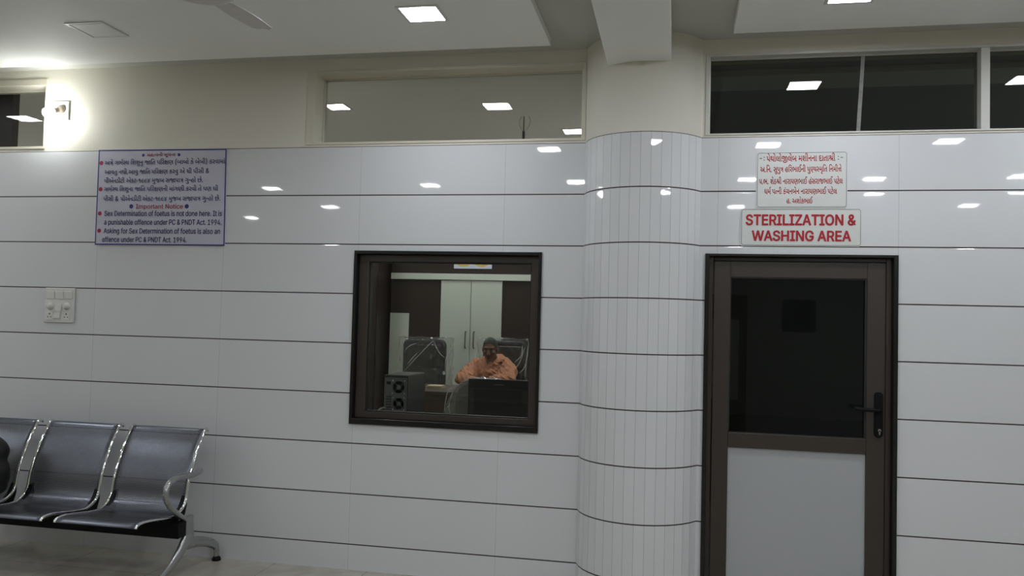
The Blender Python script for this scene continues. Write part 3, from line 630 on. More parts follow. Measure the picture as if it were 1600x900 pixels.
    [[61,10,47,11,34,15,25,20,15,33,12,47,13,60,19,70,28,78,40,85,28,95,21,106,18,118,21,131,29,142,41,148,57,151,72,149,85,143,93,134,96,121,94,111,90,102,83,95,75,88,79,88,85,87,90,87,97,87,106,87,116,88,125,91,136,95,136,151,156,148,156,38,156,32,156,28,157,25,159,23,162,20,167,19,172,18,177,18,175,0,173,0,163,1,155,2,149,5,144,9,140,14,137,20,136,27,136,37,136,76,127,72,117,70,106,69,96,68,85,69,74,70,65,73,56,76,45,69,38,63,33,56,32,48,33,44,34,39,38,34,44,31,51,29,62,28,67,28,72,30,72,32,71,35,72,41,75,45,80,48,86,49,92,48,96,44,99,40,100,34,99,28,95,22,99,15,104,10,110,8,118,7,120,7,118,-11,115,-11,102,-9,93,-4,85,3,79,12,70,10],[57,95,64,100,70,105,74,112,76,118,75,124,71,129,66,132,57,133,49,132,43,129,40,124,38,118,40,111,43,105,49,99]],
    [[106,-36,90,-24,93,-20,95,-17,97,-13,97,-9,96,-2,92,3,86,8,76,13,41,28,29,35,23,44,20,55,19,69,19,151,39,148,39,73,39,66,39,60,40,55,42,51,46,47,52,44,86,28,97,23,105,18,111,12,116,3,118,-8,117,-16,114,-23,110,-30],[100,52,88,54,76,59,68,64,61,70,54,78,69,89,76,82,82,76,90,72,99,70,107,72,113,77,117,86,119,101,117,116,112,126,105,131,95,133,82,132,71,127,65,144,73,147,81,149,89,150,96,151,108,149,118,145,127,138,133,128,137,116,139,101,138,87,135,76,131,68,126,62,120,57,113,54,106,53],[199,0,189,1,181,2,174,5,170,9,166,14,164,20,162,27,162,37,162,151,182,148,182,38,182,32,182,28,183,25,185,23,188,20,193,19,198,18,203,18,202,0]],
    [[53,-41,42,-24,33,-4,26,17,21,39,18,62,17,84,18,107,21,130,26,151,32,171,42,191,53,208,74,208,63,190,54,170,47,150,42,129,39,106,38,84,39,62,42,40,47,18,54,-2,63,-23,74,-41]],
    [[58,38,45,39,34,44,24,51,17,62,13,74,11,88,13,103,17,116,25,127,36,137,49,145,65,151,70,133,57,128,47,121,40,114,34,102,32,88,32,77,36,69,40,63,46,59,52,57,58,56,70,58,78,64,81,69,83,75,84,82,84,92,84,112,104,109,104,84,104,83,104,82,107,79,110,77,114,75,119,75,125,76,130,78,135,81,140,85,140,151,160,148,160,38,160,32,161,28,162,25,163,23,166,20,171,19,176,18,182,18,180,0,177,0,169,0,161,2,154,5,148,9,144,15,142,20,140,28,140,37,140,63,136,60,131,58,125,57,119,57,114,57,109,58,105,60,100,62,94,52,85,44,73,39]],
    [[60,0,50,1,42,2,36,5,30,9,27,14,24,20,23,27,22,37,22,151,42,148,42,38,43,32,43,28,44,25,46,22,50,20,54,19,59,18,64,18,62,0],[23,160,18,175,13,187,8,196,-1,203,-12,206,-15,206,-18,206,-22,205,-25,204,-31,221,-26,222,-21,223,-16,224,-11,224,0,223,10,219,19,212,27,200,32,190,37,176,41,160]],
    [[16,53,10,70,45,83,37,90,31,98,27,106,26,115,29,130,38,141,46,146,57,150,69,151,77,151,84,150,92,149,98,147,95,129,89,131,83,132,78,132,72,132,60,131,52,127,48,121,46,114,47,108,50,102,56,96,65,90,116,110,124,92,83,78,92,72,100,65,106,59,111,48,113,36,112,26,109,18,102,10,93,3,81,-1,65,-2,52,-2,41,0,30,4,21,8,12,13,4,18,16,34,28,26,40,20,51,17,64,16,77,17,86,21,91,27,93,36,92,41,90,46,87,51,82,57,74,64,63,70]],
    [[15,-41,25,-23,34,-3,41,17,46,39,49,61,50,82,49,104,46,127,41,148,34,169,25,189,15,208,35,208,47,190,56,170,63,150,68,128,71,105,72,82,71,60,68,37,63,16,56,-4,47,-24,35,-41]],
    [[-33,176,-39,177,-43,180,-46,184,-47,190,-46,197,-43,201,-39,204,-33,205,-28,204,-23,201,-20,197,-19,190,-20,184,-23,180,-28,177]],
    [[86,26,70,28,55,33,46,39,38,48,30,59,29,59,14,63,9,74,10,79,12,83,17,86,24,86,29,86,34,84,39,82,43,78,53,82,61,89,66,98,68,108,66,118,61,126,52,131,40,132,34,132,27,131,21,129,14,127,8,144,14,147,22,149,31,150,40,151,54,149,66,146,76,139,82,131,87,120,88,107,85,92,78,79,70,72,61,67,51,62,57,55,64,49,74,45,84,44,93,44,100,46,107,50,112,54,117,62,120,70,121,80,122,93,122,112,142,109,142,87,142,85,142,82,144,79,148,77,151,75,156,75,162,76,167,78,172,81,177,85,177,151,197,148,197,38,197,32,198,28,199,25,200,23,203,20,208,19,213,18,219,18,217,0,214,0,204,1,196,2,190,5,185,9,181,14,179,20,177,27,177,37,177,63,173,60,168,58,162,57,156,57,151,57,147,58,142,60,138,62,133,51,127,42,118,35,109,30,98,27],[280,0,271,1,262,2,256,5,251,9,248,14,245,20,244,27,243,37,243,151,263,148,263,38,263,32,264,28,265,25,266,23,270,20,274,19,280,18,285,18,283,0]],
    [[69,36,55,38,43,42,33,48,25,57,17,68,12,80,26,85,39,91,48,96,57,107,60,119,59,126,56,130,51,133,45,134,38,133,33,131,30,127,29,122,30,118,32,114,35,111,40,108,29,94,20,100,14,107,11,114,10,123,12,133,19,142,30,149,44,151,56,150,65,146,71,141,76,134,79,126,80,118,77,103,69,90,60,83,50,76,38,70,43,64,50,59,58,56,69,54,83,56,94,60,104,66,112,73,112,151,132,148,132,38,133,32,133,28,134,25,136,23,139,20,144,19,149,18,154,18,152,0,150,0,140,1,132,2,125,5,120,9,117,14,114,20,113,27,112,37,112,50,104,45,95,41,83,38]],
    [[36,-4,30,-2,25,0,22,6,20,14,22,21,25,26,30,29,36,30,42,29,47,26,50,21,52,14,50,6,47,0,42,-2]],
    [[86,26,70,28,55,33,46,39,38,48,30,59,29,59,14,63,9,74,10,79,12,83,17,86,24,86,29,86,34,84,39,82,43,78,53,82,61,89,66,98,68,108,66,118,61,126,52,131,40,132,34,132,27,131,21,129,14,127,8,144,14,147,22,149,31,150,40,151,54,149,66,146,76,139,82,131,87,120,88,107,85,92,78,79,70,72,61,67,51,62,57,55,64,49,74,45,84,44,93,44,100,46,107,50,112,54,117,62,120,70,121,80,122,93,122,112,142,109,142,87,142,85,142,82,144,79,148,77,151,75,156,75,162,76,167,78,172,81,177,85,177,151,197,148,197,38,197,32,198,28,199,25,200,23,203,20,208,19,213,18,219,18,217,0,214,0,204,1,196,2,190,5,185,9,181,14,179,20,177,27,177,37,177,63,173,60,168,58,162,57,156,57,151,57,147,58,142,60,138,62,133,51,127,42,118,35,109,30,98,27],[178,160,173,175,168,187,163,196,154,203,142,206,139,206,136,206,133,205,129,204,123,221,128,222,134,223,139,224,144,224,155,223,165,219,174,212,182,200,186,190,191,176,195,160]],
    [[68,27,54,28,43,32,33,38,26,45,22,55,21,65,23,78,28,89,22,95,16,102,12,110,11,120,14,133,21,145,29,151,39,157,52,162,59,144,48,140,41,136,36,131,33,127,32,123,31,118,34,108,43,99,53,102,65,103,68,103,72,102,76,102,80,101,77,83,71,84,64,84,55,83,48,80,43,74,41,66,44,54,53,47,68,45,79,46,89,49,98,54,108,61,108,151,128,148,128,38,128,32,128,28,129,25,131,23,134,20,139,19,144,18,150,18,148,0,145,0,135,1,127,2,120,5,116,9,112,14,110,20,108,27,108,37,108,38,100,34,91,30,81,28]],
    [[66,-2,52,-1,39,2,28,8,19,16,10,26,2,36,20,47,27,36,35,28,42,22,53,17,65,16,76,17,84,21,90,28,91,38,91,44,88,50,85,56,79,61,71,67,60,74,49,81,41,88,35,94,30,105,28,116,31,130,39,141,48,146,59,150,72,151,78,151,84,150,91,149,98,148,94,130,88,131,82,132,77,132,71,132,61,131,54,128,50,123,48,116,49,111,51,107,54,103,59,99,66,94,75,88,87,81,96,73,103,66,110,53,112,38,111,27,107,17,101,9,92,3,80,-1]],
    [[62,-2,48,-1,35,3,25,9,18,18,13,28,12,40,14,56,22,69,30,76,40,83,52,90,65,97,74,103,79,109,81,117,79,124,75,129,68,132,59,132,51,132,43,131,36,129,28,126,22,143,31,146,40,149,49,150,60,151,72,150,83,147,91,141,98,131,101,117,100,108,96,100,92,93,85,87,77,82,69,77,56,70,47,64,40,58,36,52,33,46,32,38,34,29,40,22,50,17,63,16,74,17,84,19,94,23,104,29,114,11,102,5,90,1,77,-2]],
    [[12,64,12,84,73,84,73,64]],
    [[121,0,111,1,103,2,97,5,92,9,88,14,86,20,84,27,84,37,84,73,79,72,75,70,70,70,64,70,53,71,42,75,34,81,27,89,23,99,21,110,22,121,26,130,32,139,40,145,51,149,63,151,71,150,78,148,85,146,90,142,96,135,100,127,103,116,104,103,104,38,104,32,105,28,106,25,107,23,110,20,115,19,120,18,126,18,124,0],[42,109,43,100,48,93,55,89,64,88,75,89,84,93,84,98,84,108,82,116,80,122,77,127,74,129,71,131,67,132,63,132,54,131,47,126,43,119]],
    [[86,-2,72,-2,58,2,46,6,36,13,27,22,21,32,16,43,13,55,12,69,13,82,16,94,22,105,29,116,38,125,48,133,60,140,73,146,88,150,93,132,74,125,58,116,47,106,39,95,35,82,33,66,35,51,40,38,48,28,59,22,72,18,86,16,97,17,106,18,114,20,122,23,130,5,121,2,111,0,99,-2],[62,57,57,77,120,91,124,72]],
    [[67,-2,55,-1,45,3,38,9,32,17,29,25,28,34,29,43,31,51,34,59,39,68,46,77,56,87,49,94,42,101,33,109,24,117,13,126,2,136,15,151,26,141,36,132,45,124,53,116,61,108,69,100,76,107,84,115,93,124,102,132,112,141,122,151,136,136,125,126,114,117,105,108,96,101,88,94,81,87,90,77,96,68,100,60,104,47,105,34,104,25,102,17,97,9,90,3,80,-1],[67,16,75,17,81,21,84,27,85,34,84,44,82,53,77,62,68,73,61,65,56,58,52,52,50,46,49,40,48,34,49,26,53,20,59,17]],
    [[137,-2,123,-1,112,4,103,11,97,20,94,30,93,40,94,52,97,63,102,73,110,83,119,94,131,104,120,113,108,121,96,127,82,131,85,126,87,120,89,114,89,107,88,98,85,88,80,80,72,73,62,69,48,68,36,69,26,73,18,79,11,92,8,108,10,119,14,129,22,138,32,145,45,149,60,151,76,150,92,147,107,142,120,135,133,126,145,115,153,121,161,127,168,132,176,138,186,144,196,151,207,135,198,129,189,123,180,118,169,110,158,102,164,93,170,83,174,73,179,58,180,42,179,29,175,18,169,9,160,3,149,-1],[28,107,30,98,34,91,40,87,48,86,58,87,64,92,68,99,69,108,68,115,67,122,64,128,61,133,60,133,58,133,45,131,35,125,30,117],[114,40,115,30,119,22,126,17,137,16,146,17,154,22,158,30,160,42,159,56,155,68,150,80,143,91,132,81,124,72,119,64,116,56,114,48]],
    [[35,54,29,55,22,59,16,65,11,72,7,80,6,87,7,92,9,96,14,99,21,100,93,100,93,82,48,82,48,68,47,61,44,57,40,54]],
    [[80,-2,62,-1,47,3,36,10,28,20,24,31,22,44,23,56,28,67,35,76,25,83,18,92,13,102,11,115,12,124,16,133,22,140,30,146,40,150,52,151,65,150,76,148,72,130,69,131,64,132,60,132,55,132,45,131,37,127,33,121,31,114,32,106,36,99,42,92,52,86,63,89,75,90,77,90,80,90,82,89,84,89,82,71,80,71,79,72,77,72,75,72,63,70,52,65,44,57,42,44,46,29,59,19,79,16,91,17,103,19,113,23,122,29,130,35,137,43,145,55,150,69,154,82,155,96,154,109,151,119,147,126,142,130,136,132,132,132,124,131,118,127,115,121,114,114,116,104,122,96,133,90,149,84,143,67,131,71,119,76,109,83,101,91,96,102,94,115,95,124,98,133,103,140,111,146,120,150,132,151,142,149,152,146,161,138,169,128,172,119,175,107,175,94,175,82,173,70,169,59,165,48,159,38,152,28,143,19,133,12,122,6,109,1,95,-2]],
    [[70,26,53,28,39,33,27,42,18,53,13,68,11,84,13,100,18,114,28,127,40,137,56,145,75,151,80,132,66,128,53,123,44,116,37,107,33,96,32,83,34,66,42,54,54,47,69,45,77,45,83,46,89,48,95,50,103,33,96,30,88,28,79,27],[61,76,56,94,119,107,119,151,139,148,139,38,139,32,140,28,141,25,142,23,146,20,150,19,156,18,161,18,159,0,156,0,148,0,140,2,133,5,127,9,123,15,121,20,120,28,119,37,119,88]],
    [[139,9,126,11,116,15,108,22,103,31,100,41,98,52,100,68,106,82,112,92,119,101,128,110,114,119,99,126,82,131,85,126,87,120,89,114,89,107,88,98,85,88,80,80,72,73,62,69,48,68,36,69,26,73,18,79,11,92,8,108,10,119,14,129,22,138,32,145,45,149,60,151,75,150,91,147,105,143,118,137,131,130,142,121,152,128,161,135,172,142,184,148,191,148,204,135,215,121,224,106,231,89,235,71,236,52,235,34,231,17,225,3,216,-9,205,-19,192,-26,177,-32,160,-35,143,-36,122,-35,102,-30,84,-22,67,-11,51,4,38,22,56,34,67,18,80,4,93,-5,108,-12,125,-16,142,-18,163,-16,182,-10,196,0,207,13,214,30,216,52,216,66,213,80,208,93,201,105,193,117,184,127,176,123,168,118,161,113,155,109,163,99,170,89,174,80,178,65,180,50,178,38,175,28,169,20,156,12],[28,107,30,98,34,91,40,87,48,86,58,87,64,92,68,99,69,108,68,115,67,122,64,128,61,133,60,133,58,133,45,131,35,125,30,117],[119,52,120,42,124,34,130,29,139,27,147,29,154,33,158,41,160,52,158,62,155,74,150,85,140,97,128,83,121,68]],
    [[74,-2,59,-1,46,3,36,10,28,20,23,31,22,44,23,53,25,62,30,69,36,75,26,83,18,92,13,102,11,114,12,123,16,132,22,140,31,146,43,149,58,151,66,150,73,150,80,148,86,147,82,130,78,130,72,131,67,132,61,132,47,131,38,126,33,120,31,113,32,105,36,98,43,92,53,86,64,89,77,90,82,90,87,89,92,89,96,88,92,70,85,71,78,72,69,71,60,69,53,65,47,60,43,53,42,44,44,32,50,23,61,18,75,16,79,16,84,16,87,17,90,18,90,20,89,24,90,29,93,34,98,36,104,37,110,36,115,33,117,28,118,22,117,15,112,8,105,4,96,0,86,-2]],
    [[15,41,3,58,14,64,25,70,36,76,46,82,33,89,25,98,20,108,18,118,20,126,23,134,29,141,37,146,46,150,58,151,71,150,82,146,89,141,95,134,98,126,99,118,98,108,94,100,89,92,81,85,97,81,115,76,136,72,136,151,156,148,156,38,156,32,157,28,158,25,159,23,163,20,167,19,172,18,178,18,176,0,173,0,165,0,157,2,150,5,144,9,140,15,138,20,137,28,136,37,136,53,71,10,58,27,102,52,105,54,108,56,111,57,115,59,103,62,90,65,78,68,65,73,51,64,34,53],[38,117,40,108,45,102,53,97,62,92,70,99,75,105,78,111,79,117,78,123,74,128,68,132,59,133,51,132,44,129,40,124]],
    [[78,-2,61,-1,47,4,36,11,28,20,24,31,22,44,23,56,28,67,35,76,25,83,18,92,13,102,11,115,12,124,16,133,22,140,30,146,40,150,52,151,58,151,64,150,71,149,76,148,72,130,68,131,64,132,59,132,55,132,45,131,37,127,33,121,31,114,32,106,36,99,42,92,52,86,63,89,75,90,77,90,80,90,82,90,84,89,82,71,80,71,79,72,77,72,75,72,63,70,52,65,44,57,42,44,44,32,51,23,63,18,78,16,93,17,105,21,114,27,121,36,126,47,127,59,127,69,125,79,123,88,119,97,115,107,109,119,104,129,99,139,96,147,91,157,88,166,86,175,85,185,88,200,96,213,104,219,114,223,126,224,138,223,148,219,156,214,163,207,168,199,173,190,154,184,150,192,144,199,136,204,126,206,119,205,112,201,108,195,106,184,107,173,111,160,115,152,120,141,126,130,132,117,137,105,142,94,145,83,147,71,148,59,146,43,141,29,136,20,128,12,119,6,108,1,94,-2]],
    [[106,-36,90,-24,93,-20,95,-17,97,-13,97,-9,96,-2,92,3,86,8,76,13,41,28,29,35,23,44,20,55,19,69,19,151,39,148,39,73,39,66,39,60,40,55,42,51,46,47,52,44,86,28,97,23,105,18,111,12,116,3,118,-8,117,-16,114,-23,110,-30],[100,52,88,54,76,59,68,64,61,70,54,78,69,89,76,82,82,76,90,72,99,70,107,72,113,77,117,86,119,101,117,116,112,126,105,131,95,133,82,132,71,127,65,144,73,147,81,149,89,150,96,151,108,149,118,145,127,138,133,128,137,116,139,101,138,87,135,76,131,68,126,62,120,57,113,54,106,53]],
    [[68,40,55,42,42,45,32,52,24,60,16,71,11,83,24,88,35,94,41,103,44,113,42,121,37,128,30,131,21,133,17,133,14,132,11,132,8,132,4,148,7,149,11,150,16,151,22,151,34,150,44,146,52,141,61,129,64,113,62,101,56,90,48,82,37,75,42,68,48,63,57,59,67,58,79,59,90,63,98,68,105,74,105,151,125,148,125,38,125,32,126,28,127,25,128,22,132,20,136,19,141,18,146,18,144,0,142,0,132,1,124,2,118,5,113,9,109,14,107,20,105,27,105,37,105,52,98,47,89,44,80,41]],
    [[103,0,88,2,74,7,66,12,59,18,52,25,43,36,35,47,32,47,30,47,20,48,13,51,9,55,7,62,8,68,12,72,16,74,22,75,27,75,32,74,37,72,42,68,50,71,58,75,65,80,70,87,74,95,75,104,73,116,67,125,58,131,46,132,38,132,30,131,22,128,14,125,7,142,17,146,26,148,36,150,46,151,60,149,72,146,82,139,89,130,94,118,95,104,95,98,94,92,97,91,101,90,104,90,108,90,115,90,122,91,128,93,132,96,138,78,131,75,124,73,116,72,109,72,97,72,87,76,80,67,72,61,64,55,54,51,63,40,72,31,80,25,88,22,96,19,106,19,109,19,107,0]],
    [[6,-58,-1,-61,-9,-64,-18,-66,-28,-67,-44,-65,-57,-57,-65,-46,-68,-32,-65,-18,-56,-7,-48,-1,-37,3,-24,4,-24,-12,-35,-15,-43,-20,-47,-26,-49,-33,-47,-40,-43,-45,-36,-48,-29,-49,-22,-48,-15,-47,-8,-44,0,-41]],
    [[80,3,70,12,60,22,51,32,44,42,40,54,38,65,39,74,42,81,46,86,51,91,8,90,10,108,124,108,124,151,144,148,144,38,144,32,144,28,145,25,147,22,150,20,154,19,159,18,165,18,163,0,161,0,151,1,143,2,137,5,132,9,128,14,125,20,124,27,124,37,124,90,103,90,93,90,85,89,79,88,74,87,70,85,67,83,61,75,59,65,60,57,63,50,68,42,75,35,83,26,93,17]],
    [[66,-2,49,-1,35,3,25,11,17,20,12,31,11,44,12,54,16,64,23,73,31,80,43,86,56,90,49,96,42,103,38,111,36,121,39,132,46,142,58,149,76,151,82,151,89,150,97,149,104,148,100,130,94,131,88,132,81,132,76,132,67,132,61,129,57,125,56,120,58,114,62,109,70,103,82,95,94,87,104,79,112,71,119,58,121,41,120,29,115,18,107,10,96,3,82,-1],[32,43,34,32,40,23,51,18,66,16,79,17,91,22,98,30,101,42,99,52,95,60,88,68,76,76,75,76,63,76,53,73,44,68,37,61,33,53]],
]
LAYOUT = [
    [[0,0],[1,148],[2,307],[3,399],[4,543],[5,680],[6,820],[7,998],[8,998],[4,1163],[9,1300]],
    [[10,0],[11,221],[12,366],[13,441],[14,604],[15,807],[16,807],[17,1147],[18,1214],[18,1383],[19,1552],[4,1552],[19,1688],[20,1763],[17,2018],[21,2084],[22,2302],[17,2444],[23,2510],[24,2621],[25,2800],[26,3080],[27,3169],[9,3352],[27,3418],[28,3602],[29,3743],[12,3871],[27,3946],[12,4129],[27,4129],[5,4312],[30,4379],[29,4542],[23,4670],[3,4781],[9,4925],[0,4992],[9,5140],[31,5206]],
    [[32,0],[3,287],[21,431],[19,574],[4,649],[33,786],[5,942],[34,1008],[32,1075],[3,1362],[19,1506],[20,1581],[17,1835],[21,1902],[22,2119],[17,2261],[23,2328],[24,2439],[25,2618],[29,2898],[23,3026],[3,3137],[19,3281],[35,3356],[36,3652],[5,3803],[22,3944],[5,4086],[6,4152],[5,4330],[-1,4471]],
    [[22,0],[5,142],[35,208],[4,429],[37,566],[5,686],[38,752],[5,865],[35,1006],[29,1226],[38,1354],[39,1467],[40,1552],[41,1690],[41,1828],[42,1965],[0,2178],[19,2326],[43,2326],[27,2532],[6,2790],[20,2968],[22,3222],[9,3364],[11,3430],[13,3650],[19,3814],[44,3814],[1,3902],[28,4060],[45,4201],[12,4386],[34,4386]],
    [[13,0],[14,164],[15,366],[16,366],[17,706],[18,772],[18,942],[19,1111],[4,1111],[9,1248],[20,1388],[17,1643],[21,1709],[22,1927],[17,2069],[23,2135],[24,2246],[25,2426],[4,2631],[5,2767],[0,2908],[9,3057],[31,3123],[13,3123],[25,3286],[5,3492],[29,3633],[23,3760],[3,3872],[5,4016],[21,4157],[12,4300],[22,4375],[25,4517],[36,4797],[5,4948]],
    [[22,0],[5,142],[6,208],[5,386],[-1,527],[22,777],[5,919],[35,985],[4,1206],[37,1342],[5,1462],[38,1529],[5,1642],[35,1782],[29,2003],[38,2131],[39,2244],[40,2329],[41,2466],[41,2604],[42,2742],[0,2954],[19,3103],[43,3103],[27,3308],[6,3567],[20,3744],[22,3999],[9,4141],[11,4207],[13,4427],[19,4591],[44,4591],[1,4679],[28,4837],[45,4978],[12,5162],[34,5162]],
    [[22,0],[12,142],[33,142],[28,298],[46,364],[28,527],[47,594],[46,842],[12,1004],[27,1004],[0,1262],[18,1411],[5,1580],[4,1646],[4,1783],[9,1920],[48,2060],[9,2177],[21,2244],[9,2386],[49,2453],[5,2633]],
    [[10,0],[34,221],[17,288],[4,354],[34,490],[6,632],[19,810],[22,810],[19,952],[11,952],[1,1172],[17,1330],[23,1397],[14,1508],[9,1710],[50,1776],[4,1935],[5,2072],[22,2212],[19,2354],[51,2354],[52,2501],[53,2649],[0,2782],[54,2930],[17,2930],[21,2996],[17,3214],[4,3280],[0,3417],[5,3565],[55,3632],[12,3799]],
    [[22,0],[34,142],[14,209],[34,411],[18,553],[12,722],[56,722],[49,852],[5,1032],[4,1172],[9,1309],[23,1375],[9,1486],[52,1553],[25,1701],[14,1906],[9,2109],[50,2175],[1,2408],[31,2566],[6,2566],[23,2744],[9,2856],[43,2922],[14,3127],[9,3330],[50,3396],[22,3629],[38,3771],[12,3884],[46,3884]],
    [[36,0],[0,152],[15,300],[22,375],[2,517],[4,609],[5,745],[29,886],[31,1014],[8,1014],[4,1179],[27,1316],[12,1499],[4,1499],[4,1710],[9,1847],[23,1913],[9,2024],[52,2090],[25,2239],[14,2444],[9,2646],[50,2713],[22,2946],[38,3088],[12,3201],[46,3201]],
    [[1,0],[34,158],[10,300],[18,521],[28,690],[29,756],[14,884],[9,1086],[50,1152]],
]

